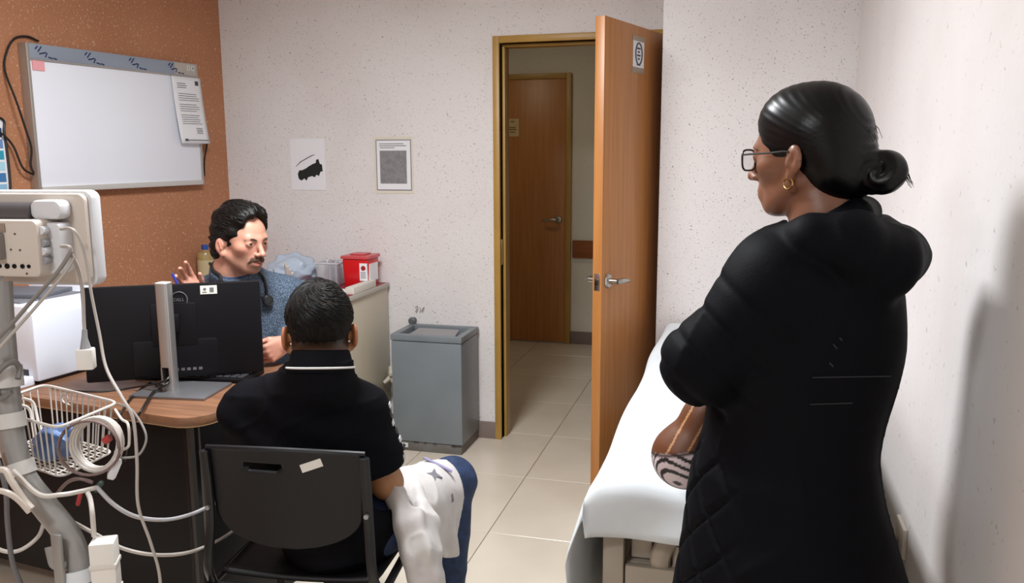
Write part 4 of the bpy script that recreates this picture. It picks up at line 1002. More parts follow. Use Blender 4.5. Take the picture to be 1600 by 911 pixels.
def wav(P, seed, freq, n=6):
    r = np.random.RandomState(seed); o = np.zeros(len(P))
    for _ in range(n):
        d = r.normal(size=3); d /= np.linalg.norm(d); o += np.sin(P@(d*freq*(.6+.8*r.rand()))+r.rand()*6.28+1.2*np.sin(P@(r.normal(size=3)*freq*.25)))
    return o/n
def sstep(a, b, x): t = np.clip((x-a)/(b-a), 0, 1); return t*t*(3-2*t)
def mixc(c, c2, w): return c*(1-w[:, None])+np.array(lin(c2))*w[:, None]

class Head:
    """local head frame: x to the person's right, y forward, z up; origin midway between the ears at eye level"""
    def __init__(s, c, fwd, pitch=0, roll=0, scale=1.0):
        s.c = npv(c); f = unit(fwd); up = np.array([0, 0, 1.0])
        r = np.cross(f, up); r /= np.linalg.norm(r); u = np.cross(r, f)
        f, u = f*math.cos(pitch)-u*math.sin(pitch), u*math.cos(pitch)+f*math.sin(pitch)
        r, u = r*math.cos(roll)-u*math.sin(roll), u*math.cos(roll)+r*math.sin(roll)
        s.R = np.stack([r, f, u]); s.s = scale
    def w(s, p): return s.c+(np.array(p, float)*s.s)@s.R
    def l(s, P): return ((P-s.c)@s.R.T)/s.s
    def cap(s, S, a, b, ra, rb=None, k=.02, op='u'): S.cap(s.w(a), s.w(b), ra*s.s, (ra if rb is None else rb)*s.s, k, op)
    def ell(s, S, c, r, k=.02, op='u', rot=None):
        M = s.R if rot is None else rot@s.R
        S.ell(s.w(c), np.array(r)*s.s, M, k, op)
    def head(s, S, fem=False, face=True, neck=True, jaw=1.0, ear=1.0, earz=0, earr=1.0, necklen=.165, neckr=.056):
        s.ell(S, (0, -.012, .030), (.0765, .0975, .088))
        s.ell(S, (0, .030, .008), (.060, .060, .076), .02)
        s.ell(S, (0, .040, -.042), (.051*jaw, .047, .058), .02)
        for x in (-1, 1):
            s.cap(S, (x*.055*jaw, -.008, -.048), (x*.022*jaw, .054, -.092), .017, .015, .025)
            s.ell(S, (x*.044, .052, -.018), (.020, .022, .018), .02)
        s.ell(S, (0, .067, -.094), (.021, .018, .015), .02)
        s.ell(S, (0, .028, -.074), (.042*jaw, .045, .030), .02)
        if neck:
            s.cap(S, (0, -.022, -.050), (0, -.045, -necklen), neckr, neckr*1.08, .02)
        if face:
            s.cap(S, (-.035, .077, .017), (0, .0835, .014), .0115, .011, .014); s.cap(S, (.035, .077, .017), (0, .0835, .014), .0115, .011, .014)
            for x in (-1, 1): s.ell(S, (x*.0320, .099, .000), (.0185, .017, .0115), .009, 's')
            s.cap(S, (0, .088, .008), (0, .1105, -.031), .0072, .0098, .010)
            s.ell(S, (0, .1125, -.0345), (.0100, .0105, .0088), .006)
            for x in (-1, 1): s.ell(S, (x*.0125, .0985, -.037), (.0074, .010, .0072), .006)
            s.ell(S, (0, .077, -.065), (.028, .018, .022), .015)
            for x in (-1, 1):
                s.cap(S, (x*.0215, .083, -.0655), (x*.004, .0935, -.0615), .0038, .0052, .005)
                s.cap(S, (x*.018, .084, -.0715), (x*.004, .0925, -.0745), .0042, .0060, .006)
                s.ell(S, (x*.0055, .1055, -.0445), (.0036, .0042, .003), .002, 's')
            s.ell(S, (0, .0990, -.0675), (.022, .012, .0016), .002, 's')
            for x in (-1, 1):
                s.ell(S, (x*.0318, .0790, .0003), (.0160, .0130, .0125), .003)
                s.ell(S, (x*.0318, .0950, -.0006), (.0138, .0088, .0058), .0015, 's')
        for x in (-1, 1):
            a = R(14)*x*1.0; rot = np.array([[math.cos(a), math.sin(a), 0], [-math.sin(a), math.cos(a), 0], [0, 0, 1]])
            s.cap(S, (x*.066, -.008, -.012), (x*.079*ear, -.008, -.012), .011, .009, .008)
            s.ell(S, (x*.0805*ear, -.016, -.002+earz), (.0075, .0195*earr, .031*earr), .008, 'u', rot)
            s.ell(S, (x*.0765, -.006, -.031+earz), (.0065, .0095, .011), .008)
            s.ell(S, (x*.0895*ear, -.011, .001+earz), (.0070, .0120*earr, .020*earr), .004, 's', rot)
            s.cap(S, (x*.083*ear, -.004, -.012+earz), (x*.085*ear, -.014, .012+earz), .0035, .003, .004)
    def eyes(s, parent, look=(0, 1, 0), iris='4a3524'):
        for x in (-1, 1):
            c = s.w((x*.0318, .0778, -.0002)); g = unit(np.array(look)@s.R); r = .0121*s.s
            bm = bmesh.new(); bmesh.ops.create_uvsphere(bm, u_segments=20, v_segments=14, radius=r)
            me = bpy.data.meshes.new('eye'); me.materials.append(mat('eye_white', 'd8d0cc', rough=.15)); me.materials.append(mat('iris_'+iris, iris, rough=.1)); me.materials.append(mat('pupil', '080808', rough=.1))
            q = Vector((0, 0, 1)).rotation_difference(Vector(g)).to_matrix().to_4x4(); q.translation = Vector(c)
            bmesh.ops.transform(bm, matrix=q, verts=bm.verts)
            for f in bm.faces:
                cc = f.calc_center_median()-Vector(c); a = cc.normalized().dot(Vector(g)); f.material_index = 2 if a > .95 else 1 if a > .80 else 0
            bm.to_mesh(me); bm.free(); me.shade_smooth(); put('eye', me, parent)
    def tubes(s, name, paths, m, parent, seg=6):
        g = MB()
        for pts, rs in paths:
            g.tube([Vector(s.w(p)) for p in pts], [r*s.s for r in rs], seg)
        return g.build(name, m, parent, smooth=70)

def hand(S, wrist, d, n, right, curl=(.5, .5, .5, .5), thumb=(.6, .35), spread=.06, scale=1.0, k=.006, jit=None):
    """palm and five fingers; d: finger direction, n: palm normal; curl per finger in radians per joint"""
    wr, d = npv(wrist), unit(d); n = npv(n); n = unit(n-d*(n@d)); t = np.cross(d, n) if right else np.cross(n, d)
    sc = scale; tips = []
    offs = (.030, .010, -.011, -.030); lens = ((.040, .024, .020), (.044, .028, .021), (.041, .026, .020), (.032, .019, .018)); pal = (.090, .092, .087, .079)
    for i in range(4):
        kn = wr+d*pal[i]*sc+t*offs[i]*sc-n*.002
        S.cap(wr+d*.012*sc+t*offs[i]*.62*sc, kn, .0135*sc, .0105*sc, .012)
        a = 0; p = kn; sp = spread*(1.5-i)/1.5
        dirb = d*math.cos(sp)+t*math.sin(sp)
        r = (.0092, .0094, .0090, .0080)[i]*sc
        for j in range(3):
            a += curl[i]*(1.0 if j else .9)*(1 if j < 2 else .75)
            q = p+(dirb*math.cos(a)+n*math.sin(a))*lens[i][j]*sc
            S.cap(p, q, r*(1.02-.08*j), r*(.94-.08*j), .0035); p = q
        tips.append(p)
    S.ell(wr+d*.045*sc+n*.004, (.038*sc, .050*sc, .015*sc), np.stack([t, d, n]), .012)
    b0 = wr+d*.018*sc+t*.026*sc+n*.006; 
    td = unit(d*math.cos(thumb[0])+t*math.sin(thumb[0])+n*.35)
    b1 = b0+td*.040*sc; S.cap(wr+d*.008*sc+t*.012*sc, b1, .0165*sc, .0115*sc, .012)
    td2 = unit(td*math.cos(thumb[1])+(n*.6-t*.5+d*.2)*math.sin(thumb[1])); b2 = b1+td2*.032*sc; S.cap(b1, b2, .0108*sc, .0095*sc, .004)
    td3 = unit(td2*math.cos(thumb[1])+(n*.5-t*.6)*math.sin(thumb[1])); b3 = b2+td3*.025*sc; S.cap(b2, b3, .0096*sc, .0078*sc, .004)
    S.cap(wr-d*.03*sc, wr+d*.02*sc, .025*sc, .026*sc, .012)
    return tips, b3
def skin_mat(name, rough=.5, sss=.12):
    m = mat(name, 'c0a090', rough=rough, attr='skin', bump=.08, bscale=350)
    b = m.node_tree.nodes['Principled BSDF']; b.inputs['Subsurface Weight'].default_value = sss; b.inputs['Subsurface Radius'].default_value = (.012, .005, .003); b.inputs['Subsurface Scale'].default_value = .5
    return m
# ---------------------------------------------------------------- the seated man, back to the camera
M_JEANS = mat('navy_denim', '22375c', rough=.75, c2='1a2a48', scale=40, bump=.15, bscale=500)
M_POLO = mat('black_pique', '0a0a0f', rough=.8, spec=.08, bump=.2, bscale=600)
M_SHOE = mat('shoe_black', '141414', rough=.5)
def man():
    rt = thing('person', 'seated person with short dark hair, black polo shirt and jeans, seen from behind', 'person', (-1.0, 2.0, 0))
    hd = Head(atY(500, 518, 1.87), (-.45, .89, 0), pitch=R(8), scale=1.0)
    neck = npv(hd.w((0, -.05, -.165)))
    Ls, Rs = npv(atY(384, 642, 1.86)), npv(atY(566, 645, 1.92))
    pel = np.array([-1.0, 1.915, .52]); chest = (Ls+Rs)/2+np.array([.0, .02, -.10]); waist = np.array([-1.0, 1.88, .66])
    Le, Re = np.array([-1.285, 2.02, .655]), npv(atY(604, 754, 1.945))
    Rw, Lw = np.array([-.990, 2.13, .612]), np.array([-1.135, 2.18, .640])
    RH, LH = np.array([-.915, 1.95, .52]), np.array([-1.085, 1.95, .52])
    RK, LK = npv(atY(706, 752, 2.36)), np.array([-1.19, 2.37, .535])
    RA, LA_ = npv(atY(693, 925, 2.30)), np.array([-1.20, 2.30, .10])
    RA[2] = .10; RA[0] = RK[0]-.005
    S = SDF(); hd.head(S, neckr=.057, ear=1.05, earz=-.010, necklen=.105, face=True)
    S.cap(hd.w((0, -.04, -.09)), (Ls+Rs)/2+[.03, .03, -.03], .050, .062, .02)
    S.cap(Ls, Rs, .055, .055, .04); S.ell(chest, (.150, .100, .16), None, .05); S.cap(chest, chest*.6+pel*.4, .125, .12, .05)
    for sh, el, wr in ((Ls, Le, Lw), (Rs, Re, Rw)):
        S.cap(sh, el, .048, .041, .03); S.cap(el, wr, .043, .029, .015)
    for hp, kn, an in ((RH, RK, RA), (LH, LK, LA_)):
        pass
    hand(S, Rw, (-.12, .95, -.12), (-.1, -.1, -1), True, (.35,)*4)
    hand(S, Lw, (-.05, .95, -.06), (.1, -.1, -1), False, (.35,)*4)
    def colr(P):
        q = hd.l(P); c = np.tile(np.array(lin('a5754f')), (len(P), 1))
        c = mixc(c, '8c5a3c', .5*np.clip(wav(P, 5, 40), 0, 1))
        sc = sstep(-.095, -.015, q[:, 2])*(q[:, 1] < .05)*(q[:, 2] > -.12)*(np.abs(q[:, 0]) < np.where(q[:, 2] < 0, .069, .0775))
        c = mixc(c, '0b0908', np.clip(sc, 0, 1)*.95)
        return mixc(c, 'a8603f', (np.abs(q[:, 0]) > .078)*(np.abs(q[:, 2]) < .05)*.6)
    S.build('body', .0035, skin_mat('skin_tan'), rt, colr)
    hd.eyes(rt, iris='2a1c14')
    # hair: close crop, thick on top and faded at the sides
    Hs = SDF()
    hd.ell(Hs, (0, -.012, .033), (.0825, .1035, .0945)); hd.ell(Hs, (0, .02, .055), (.070, .072, .075), .02)
    hd.ell(Hs, (0, .085, -.03), (.085, .080, .095), .012, 's')
    hd.ell(Hs, (0, -.055, -.135), (.11, .10, .080), .02, 's')
    for x in (-1, 1): hd.ell(Hs, (x*.092, -.008, -.026), (.020, .024, .040), .01, 's')
    def hdisp(P):
        q = hd.l(P); th = .0062*(1-sstep(-.06, .05, q[:, 2]))
        an = np.arctan2(q[:, 0]-.012, q[:, 1]+.06); rr_ = np.hypot(q[:, 0]-.012, q[:, 1]+.06)
        w = np.sin(an*9+rr_*95+2*wav(q, 4, 30))*.0016*sstep(.02, .07, q[:, 2])
        return th+w+.0011*wav(q, 7, 260)*sstep(-.03, .01, q[:, 2])+.0011*wav(q, 9, 130)*sstep(-.02, .03, q[:, 2])
    Hs.disp(hdisp)
    def hcol(P):
        q = hd.l(P); c = np.tile(np.array(lin('a5754f')), (len(P), 1))
        return mixc(c, '050505', .985*sstep(-.095, -.015, q[:, 2]))
    hm = mat('cropped_hair', '100e0f', rough=.75, spec=.22, attr='skin', bump=1.0, bscale=330)
    Hs.build('hair', .003, hm, rt, hcol, smooth=1)
    # short tufts combed out from the crown
    rn = random.Random(12); raw = []; cen = hd.w((0, -.012, .01)); NS, NP = 1100, 5
    for k in range(NS):
        th_ = rn.uniform(0, 6.283); p0 = math.acos(rn.uniform(-.42, .999)); L_ = rn.uniform(.13, .26)*(1 if p0 < 1.5 else .6); sw = rn.uniform(.3, .9)*max(.15, 1-p0*.6)
        for j in range(NP):
            ph_ = p0+L_*j/(NP-1); a_ = th_+sw*j/(NP-1)
            v_ = np.array([math.sin(ph_)*math.cos(a_), math.sin(ph_)*math.sin(a_), math.cos(ph_)]); ct = math.cos(R(24)); st_ = math.sin(R(24))
            v_ = np.array([v_[0], v_[1]*ct-v_[2]*st_, v_[2]*ct+v_[1]*st_])
            raw.append(hd.w((.0825*v_[0], -.012+.1035*v_[1], .033+.0945*v_[2])))
    raw = np.array(raw); dr = raw-cen; dr /= np.linalg.norm(dr, axis=1)[:, None]
    for _ in range(8): raw = raw-dr*np.clip(Hs(raw), -.01, .01)[:, None]*.7
    lq = hd.l(raw); g = MB()
    for k in range(NS):
        q = lq[k*NP:(k+1)*NP]
        if q[:, 2].min() < rn.uniform(-.04, .02) or q[:, 1].max() > .075 or (np.abs(q[:, 0]).max() > .065 and q[:, 2].min() < .02): continue
        pts = [Vector(raw[k*NP+j]+dr[k*NP+j]*(.0002+.0011*j/(NP-1))) for j in range(NP)]
        g.tube(pts, [.0009, .0013, .0013, .0010, .0003], 4)
    g.build('hair_tuft', mat('tuft_hair', '070606', rough=.55, spec=.25), rt, smooth=70)['kind'] = 'stuff'
    # polo shirt
    T = SDF()
    T.cap(hd.w((0, -.045, -.065)), (Ls+Rs)/2+[.03, 0, -.01], .076, .108, .03); T.cap(hd.w((0, -.05, -.11)), Ls+[.05, 0, .01], .055, .06, .04); T.cap(hd.w((0, -.05, -.11)), Rs+[-.05, 0, .01], .055, .06, .04)
    T.cap(Ls+[0.01, 0, 0], Rs, .066, .066, .05)
    T.ell(chest+[0, -.005, .0], (.182, .118, .20), None, .06); T.cap(chest, pel+[0, 0, .02], .150, .155, .06); T.ell(pel+[0, .01, .02], (.165, .13, .10), None, .05)
    for sh, el in ((Ls, Le), (Rs, Re)):
        e = sh+(el-sh)*.68; T.cap(sh, e, .066, .067, .035)
    for sh, el in ((Ls, Le), (Rs, Re)):
        e = sh+(el-sh)*.80; dd = unit(el-sh)
        T.fn(lambda P, e=e, dd=dd: np.maximum((e-P)@dd*1.0, np.linalg.norm(P-e, axis=1)-.11)*1.0, e-.14, e+.14, .004, 's')
    nb = npv(hd.w((0, -.046, -.070))); nd = unit(np.array([-.06, .22, 1.0]))
    T.fn(lambda P: np.maximum(.0-(P-nb)@nd, np.linalg.norm(P-nb, axis=1)-.14), nb-.15, nb+.15, .003, 's')
    T.fn(lambda P: .43-P[:, 2], [-1.3, 1.7, .3], [-.7, 2.2, .45], .004, 's') if False else None
    def fold(P):
        a = .0035*wav(P*[1, 1, 1.6], 11, 28)*1.2
        d = np.abs(wav(P*[.8, .8, 2.2], 21, 26)); a -= .004*np.exp(-d*9)
        # diagonal pulls from the right armpit across the back
        u = (P[:, 2]-.86)*1.0+(P[:, 0]+1.0)*.42; a += .0042*np.sin(u*58)*np.exp(-((P[:, 2]-.82)/.09)**2)
        return a
    T.plane((0, 0, .447), (0, 0, -1))
    T.disp(fold)
    po = T.build('polo_shirt', .005, M_POLO, rt)
    # collar with a white stripe
    cr = MB(); st = MB(); c0 = nb+nd*.002; e1 = unit(np.cross(nd, [0, 0, 1.0])); e2 = np.cross(nd, e1)
    def ring(k, r, up): a = 2*math.pi*k/40; return Vector(c0+nd*up+e1*(r*math.cos(a))+e2*(r*math.sin(a)))
    vs = []; fs = []
    prof = ((.082, -.028), (.080, -.014), (.076, .0), (.072, .016), (.069, .024), (.064, .026), (.062, .02), (.064, -.01))
    for r_, u_ in prof: vs += [ring(k, r_, u_) for k in range(40)]
    for i in range(len(prof)-1): fs += [(i*40+k, i*40+(k+1) % 40, (i+1)*40+(k+1) % 40, (i+1)*40+k) for k in range(40)]
    cr.add(vs, fs); co = cr.build('collar', M_POLO, po, smooth=80)
    st.tube([ring(k, .0815, -.017) for k in range(40)], .0026, 6, closed=True); st.build('collar_stripe', mat('white_piping', 'd6d4d0', rough=.7), co)
    # logo tape on the right sleeve
    dd = unit(Re-Rs); out = unit(np.array([.86, .25, .2])-dd*(np.array([.86, .25, .2])@dd))
    side = np.cross(dd, out)
    for k in range(7):
        p = Rs+dd*(.0+.024*k)+out*.066
        # slide onto the surface
        for _ in range(8): p = p-out*T(p[None])[0]
        Mx = frame(p+out*.0005, side, dd, out)
        MB(Mx).cbox((0, 0, 0), (.022, .012, .003)).build('sleeve_logo', mat('logo_white', 'c9c9cc', rough=.6) if k % 2 == 0 else mat('logo_black', '1c1c20', rough=.6), po)
    # jeans
    J = SDF(); J.ell(pel+[0, .01, .0], (.175, .125, .085), None, .04)
    for hp, kn, an in ((RH, RK, RA), (LH, LK, LA_)):
        J.cap(hp, kn, .090, .070, .03); J.cap(kn, an+[0, 0, .03], .066, .055, .025); 
        J.ell(kn+[0, .0, .0], (.066, .068, .066), None, .03)
    ci = np.array(CHM.inverted())
    def seat_box(P):
        L = P@ci[:3, :3].T+ci[:3, 3]; return np.maximum(np.maximum(np.abs(L[:, 0])-.222, np.abs(L[:, 1]-.235)-.222), L[:, 2]-.446)
    J.fn(seat_box, [-1.35, 1.65, .2], [-.7, 2.25, .45], .01, 's')
    J.disp(lambda P: .003*wav(P*[1.4, 1.4, .8], 31, 45)-.004*np.exp(-np.abs(wav(P, 33, 30))*8))
    J.build('jeans', .005, M_JEANS, rt)
    for an in (RA, LA_):
        sh_ = SDF(); sh_.cap(an+[0, -.03, -.055], an+[-.015, .15, -.062], .042, .036, .02); sh_.cap(an+[0, 0, .0], an+[0, .0, -.05], .046, .045, .02); sh_.plane((0, 0, .003), (0, 0, -1))
        sh_.build('shoe', .005, M_SHOE, rt)
    return dict(RK=RK, RH=RH, RA=RA, Re=Re, Rw=Rw)
MAN = man()
# white garment lying over the man's right thigh
def lap_cloth():
    RK, RH = MAN['RK'], MAN['RH']
    rt = thing('white_garment', "white printed sweatshirt bundled over the seated person's thigh", 'garment', MAN['RH']+[.1, .1, 0])
    S = SDF(); ax = unit(RK-RH); sd = unit([ax[1], -ax[0], 0])
    def body(P):
        # a thick skirt of cloth: shell around the thigh on top, falling straight down on the outer side
        t = (P-RH)@ax/np.linalg.norm(RK-RH); x = (P-RH)@sd; z = (P-RH)[:, 2]-t*(RK-RH)[2]
        r = .097-.022*t+.004*np.sin(t*17)
        top = np.abs(np.hypot(x, z)-r-.006)-.010
        top = np.maximum(top, np.maximum(-z-.0, -.062-x))
        hang = np.maximum(np.abs(x-r-.006-.012*np.sin(t*26+z*14)*np.clip(-z*9, 0, 1)-.05*np.clip(-z, 0, .2))-.010, np.maximum(z, -.105+.05*np.sin(t*7+.6)-z))
        d = np.minimum(top, hang)
        return np.maximum(d, np.maximum(.10-t+.1*np.clip(-z, 0, 1), t-.745-.05*np.sin(x*30)+.5*np.clip(-z, 0, .3))*.42)
    lo = np.minimum(RH, RK)-.2; hi = np.maximum(RH, RK)+.2
    S.fn(body, lo, hi, .01)
    S.disp(lambda P: -.004*np.exp(-np.abs(wav(P*[1.2, 1.2, .8], 43, 38))*6)+.002*wav(P, 3, 50))
    gm = mat('white_jersey', 'cbc7c5', rough=.8, bump=.1, bscale=500, c2='c3bebc', scale=25)
    b = S.build('garment_body', .004, gm, rt, smooth=2)
    T = SDF()
    pts = [npv(atY(x, y, Y)) for x, y, Y in ((606, 756, 1.99), (618, 775, 1.94), (634, 815, 1.92), (650, 858, 1.915), (664, 900, 1.92), (672, 955, 1.925))]
    rs = (.020, .030, .037, .041, .043, .046)
    for i in range(5): T.cap(pts[i], pts[i+1], rs[i], rs[i+1], .02)
    q = [npv(atY(x, y, Y)) for x, y, Y in ((648, 772, 2.03), (666, 815, 1.985), (680, 860, 1.95))]
    T.cap(q[0], q[1], .026, .030, .03); T.cap(q[1], q[2], .030, .026, .03)
    e = pts[-1]
    T.disp(lambda P: .006*np.sin((P-pts[2])@np.array([95., 40, 24])+1.5*wav(P, 41, 18))-.006*np.exp(-np.abs(wav(P*[1.7, 1.7, .45], 47, 40))*7))
    T.build('sleeve', .004, gm, rt, smooth=2)
    for (t, an, pl_) in ((.52, 55, [(-.02, -.016), (0, -.006), (.02, -.018), (.014, .004), (.024, .02), (0, .012), (-.022, .018), (-.012, .002)]), (.60, 10, [(-.006, -.014), (.006, -.012), (.004, .012), (-.005, .010)]), (.70, 75, [(-.006, -.055), (.005, -.05), (.005, .045), (-.006, .05)])):
        n_ = sd*math.cos(R(an))+np.array([0, 0, 1.0])*math.sin(R(an)); p = RH+(RK-RH)*t+n_*.14
        for _ in range(40):
            dd = S(p[None])[0]
            if dd < 3e-4: break
            p = p-n_*min(dd, .012)*.8
        e1 = ax; e2 = np.cross(n_, e1)
        MB(frame(p-n_*.003, e1, e2, n_)).prism(pl_, 0, .0042).build('print_patch', mat('print_grey', '77757c', rough=.8) if t < .7 else mat('print_lilac', '8d88a8', rough=.8), b)
lap_cloth()
# ---------------------------------------------------------------- the doctor behind the desk
def doctor():
    rt = thing('person', 'bearded person in blue-grey knit sweater gesturing behind the monitor', 'person', (-1.78, 2.85, 0))
    hd = Head((-1.705, 2.625, 1.198), (.955, -.30, 0), pitch=R(6), roll=R(-2), scale=1.0)
    Rs, Ls = npv(atY(336, 462, 2.74)), npv(atY(452, 466, 2.82))
    mid = (Rs+Ls)/2; chest = mid+[.0, .015, -.13]; pel = np.array([-1.83, 2.93, .52])
    Fb = unit([.42, -.9, 0]); Rb = unit(np.cross(Fb, [0, 0, 1.0])); BM_ = np.stack([Rb, Fb, [0, 0, 1.0]])
    Le, Lw = np.array([-1.602, 2.86, .844]), npv(atY(448, 536, 2.66))
    Re, Rw = np.array([-1.975, 2.62, .844]), npv(atY(313, 472, 2.55))
    RH, LH = pel+Rb*.09, pel-Rb*.09; Fl = unit([.05, -1, 0]); RK, LK = RH+Fl*.42+[0, 0, .02], LH+Fl*.42+[0, 0, .02]
    RA, LA_ = RK+[0, 0.02, -.44], LK+[0, .02, -.44]
    S = SDF(); hd.head(S, jaw=1.04, neckr=.060, necklen=.14, earz=-.016, earr=.88)
    S.cap(hd.w((0, -.04, -.11)), mid+[0, 0, .0], .060, .075, .03)
    S.cap(Ls, Rs, .055, .055, .04); S.ell(chest, (.16, .105, .17), BM_, .05); S.cap(chest, chest*.6+pel*.4, .13, .12, .05)
    for sh, el, wr in ((Ls, Le, Lw), (Rs, Re, Rw)):
        S.cap(sh, el, .05, .042, .03); S.cap(el, wr, .043, .028, .015)
    for hp, kn, an in ((RH, RK, RA), (LH, LK, LA_)):
        pass
    up_, rt_, fw_ = npv(UP), npv(RT), npv(FW)
    tipsR, th = hand(S, Rw, -.40*rt_+.78*up_-.42*fw_, -fw_+.30*rt_, True, (.30, .45, .52, .60), (.42, .12), .14, .96)
    hand(S, Lw, -.50*rt_-.60*fw_-.34*up_, (-.75*rt_-.1*up_+.2*fw_), False, (1.05, 1.1, 1.15, 1.2), (.35, .5), .02, .95)
    def colr(P):
        q = hd.l(P); c = np.tile(np.array(lin('c9937d')), (len(P), 1)); x, y, z = np.abs(q[:, 0]), q[:, 1], q[:, 2]
        near = np.linalg.norm(q, axis=1) < .16
        c = mixc(c, 'cf8873', .55*np.exp(-((x-.045)/.02)**2-((z+.025)/.022)**2)*near*(y > .02))
        c = mixc(c, 'd08a78', .6*np.exp(-(x/.016)**2-((z+.032)/.016)**2)*near*(y > .08))
        beard = sstep(-.030, -.060, z+.25*np.maximum(0, .045-y)*0+.3*np.maximum(0, x-.045))*sstep(-.03, .02, y)*near*(z > -.125)
        c = mixc(c, '8d6a58', np.clip(beard*(.50+.15*wav(q, 3, 300)), 0, 1))
        goat = np.exp(-(x/.026)**2-((z+.088)/.014)**2)*(y > .05)*near; c = mixc(c, '6a4a38', .5*goat)
        lips = np.exp(-(x/.018)**4-((z+.0680)/.0085)**4)*(y > .078)*near; c = mixc(c, 'b86a62', np.clip(lips, 0, 1)*.9)
        c = mixc(c, 'd08a78', ((x > .079)*near*.5))
        return mixc(c, 'd0937f', (~near)*.6)
    S.build('body', .0028, skin_mat('skin_light', .45), rt, colr)
    hd.eyes(rt, look=(.25, 1, -.02), iris='3d3226')
    br = 'brow_hair'; mb = mat('brow_hair', '3d2a20', rough=.8, bump=.5, bscale=300)
    for x in (-1, 1):
        hd.tubes('eyebrow', [([(x*.014, .0945, .0135), (x*.026, .0925, .0175), (x*.038, .0855, .0180), (x*.050, .074, .013)], [.0024, .0034, .0030, .0012])], mb, rt, 8)
    # moustache: strands fanning out over the upper lip
    ps = []; rn = random.Random(4)
    for x in (-1, 1):
        for k in range(46):
            a = k/45; x0 = x*(.001+.026*a); z0 = -.0475-.003*a+rn.uniform(-.0025, .0025)
            y0 = .101-.30*abs(x0)-.010*a
            ps.append(([(x0, y0, z0), (x0+x*.004, y0+.002, z0-.007), (x0+x*(.006+.004*a), y0-.002-.004*a, z0-.0135-.005*a)], [.0018, .0022, .0008]))
    hd.tubes('moustache', ps, mat('moustache_hair', '5d4030', rough=.7), rt, 5)
    # hair: swept back, wavy, longer over the nape
    Hs = SDF()
    hd.ell(Hs, (0, -.020, .040), (.0835, .1020, .0960)); hd.ell(Hs, (0, -.06, -.03), (.074, .058, .075), .03)
    hd.ell(Hs, (0, .035, .080), (.064, .058, .050), .03)
    hd.ell(Hs, (0, .100, .000), (.073, .068, .106), .014, 's')
    for x in (-1, 1): hd.cap(Hs, (x*.0625, .014, .045), (x*.0625, .015, .010), .0125, .0085, .02)
    for x in (-1, 1): hd.ell(Hs, (x*.089, -.010, -.034), (.024, .024, .040), .010, 's')
    hd.ell(Hs, (0, .03, -.115), (.12, .10, .07), .01, 's')
    def wave(P):
        q = hd.l(P); x, y, z = q.T
        an = np.arctan2(x, z+.02); return .0030*np.sin(an*15+9*y*10*.35+1.6*np.sin(y*38))+.0016*wav(q*[2.4, .7, 2.4], 5, 90)
    Hs.disp(wave)
    hm = mat('dark_wavy_hair', '0b0807', rough=.5, spec=.26)
    ho = Hs.build('hair', .003, hm, rt, smooth=1)
    ps = []; rn = random.Random(8); raw = []; cen = hd.w((0, -.018, .015))
    for k in range(380):
        be = R(rn.uniform(-112, 112)); ph = rn.uniform(0, 6.28); t0 = rn.uniform(30, 120) if abs(be) < 1.1 else rn.uniform(60, 130); ln = rn.uniform(40, 85)
        for j in range(11):
            t = R(min(t0+ln*j/10, 196)); b2 = be+.07*math.sin(j*.75+ph)
            raw.append(hd.w((.085*math.sin(b2)*math.sin(t), -.016+.104*math.cos(t), .036+.092*math.cos(b2)*math.sin(t)-.022*(j/10)**2*max(0, -math.cos(t)))))
    raw = np.array(raw); dr = raw-cen; dr /= np.linalg.norm(dr, axis=1)[:, None]; ok = np.ones(len(raw), bool)
    for _ in range(14):
        d_ = np.clip(Hs(raw)+.0002, -.02, .02); raw = raw-dr*d_[:, None]*.7
    lq = hd.l(raw); ok = (np.abs(Hs(raw)) < .0035) & ~((lq[:, 1] > .015) & (lq[:, 2] < .03)) & ~((np.abs(lq[:, 0]) > .06) & (lq[:, 2] < -.01) & (lq[:, 1] > -.03)); wob = np.array([.0012*math.sin(i*1.9) for i in range(len(raw))]); raw = raw+dr*wob[:, None]
    for k in range(380):
        run = []
        for j in range(11):
            if ok[k*11+j]: run.append(raw[k*11+j])
            elif run: break
        if len(run) > 4:
            n_ = len(run); ps.append(([hd.l(p[None])[0] for p in run], [.0030*math.sin(math.pi*(.1+.85*j/(n_-1)))+.0005 for j in range(n_)]))
    hd.tubes('hair_lock', ps, hm, rt, 5)['kind'] = 'stuff'
    # sweater
    M_SWEAT = mat('heather_knit', '36414f', rough=.95, spec=.1, c2='6c7a8c', scale=300, detail=2, mixlo=.44, mixhi=.64, bump=.4, bscale=300)
    T = SDF(); nb = npv(hd.w((0, -.040, -.112)))
    T.cap(nb, mid+[0, 0, -.01], .070, .100, .03); T.cap(nb+[0, 0, -.03], Ls*.75+mid*.25+[0, 0, .015], .058, .065, .04); T.cap(nb+[0, 0, -.03], Rs*.75+mid*.25+[0, 0, .015], .058, .065, .04)
    T.cap(Ls, Rs, .072, .072, .05); T.ell(chest, (.20, .130, .20), BM_, .06); T.cap(chest, pel+[0, 0, .03], .155, .165, .06)
    for sh, el, wr in ((Ls, Le, Lw), (Rs, Re, Rw)):
        T.cap(sh, el, .071, .058, .03); w2 = wr+(el-wr)*.10; T.cap(el, w2, .058, .040, .02); T.cap(w2+(el-wr)*.06, w2, .043, .041, .008)
    nd = unit([.30, -.42, 1.0])
    T.fn(lambda P: np.maximum(.008-(P-nb)@nd, np.linalg.norm(P-nb, axis=1)-.13), nb-.14, nb+.14, .003, 's')
    T.plane((0, 0, .442), (0, 0, -1))
    T.disp(lambda P: -.005*np.exp(-np.abs(wav(P*[1, 1, 1.3], 61, 26))*8)+.003*wav(P, 63, 22))
    sw = T.build('sweater', .005, M_SWEAT, rt)
    e1 = unit(np.cross(nd, [0, 0, 1.0])); e2 = np.cross(nd, e1)
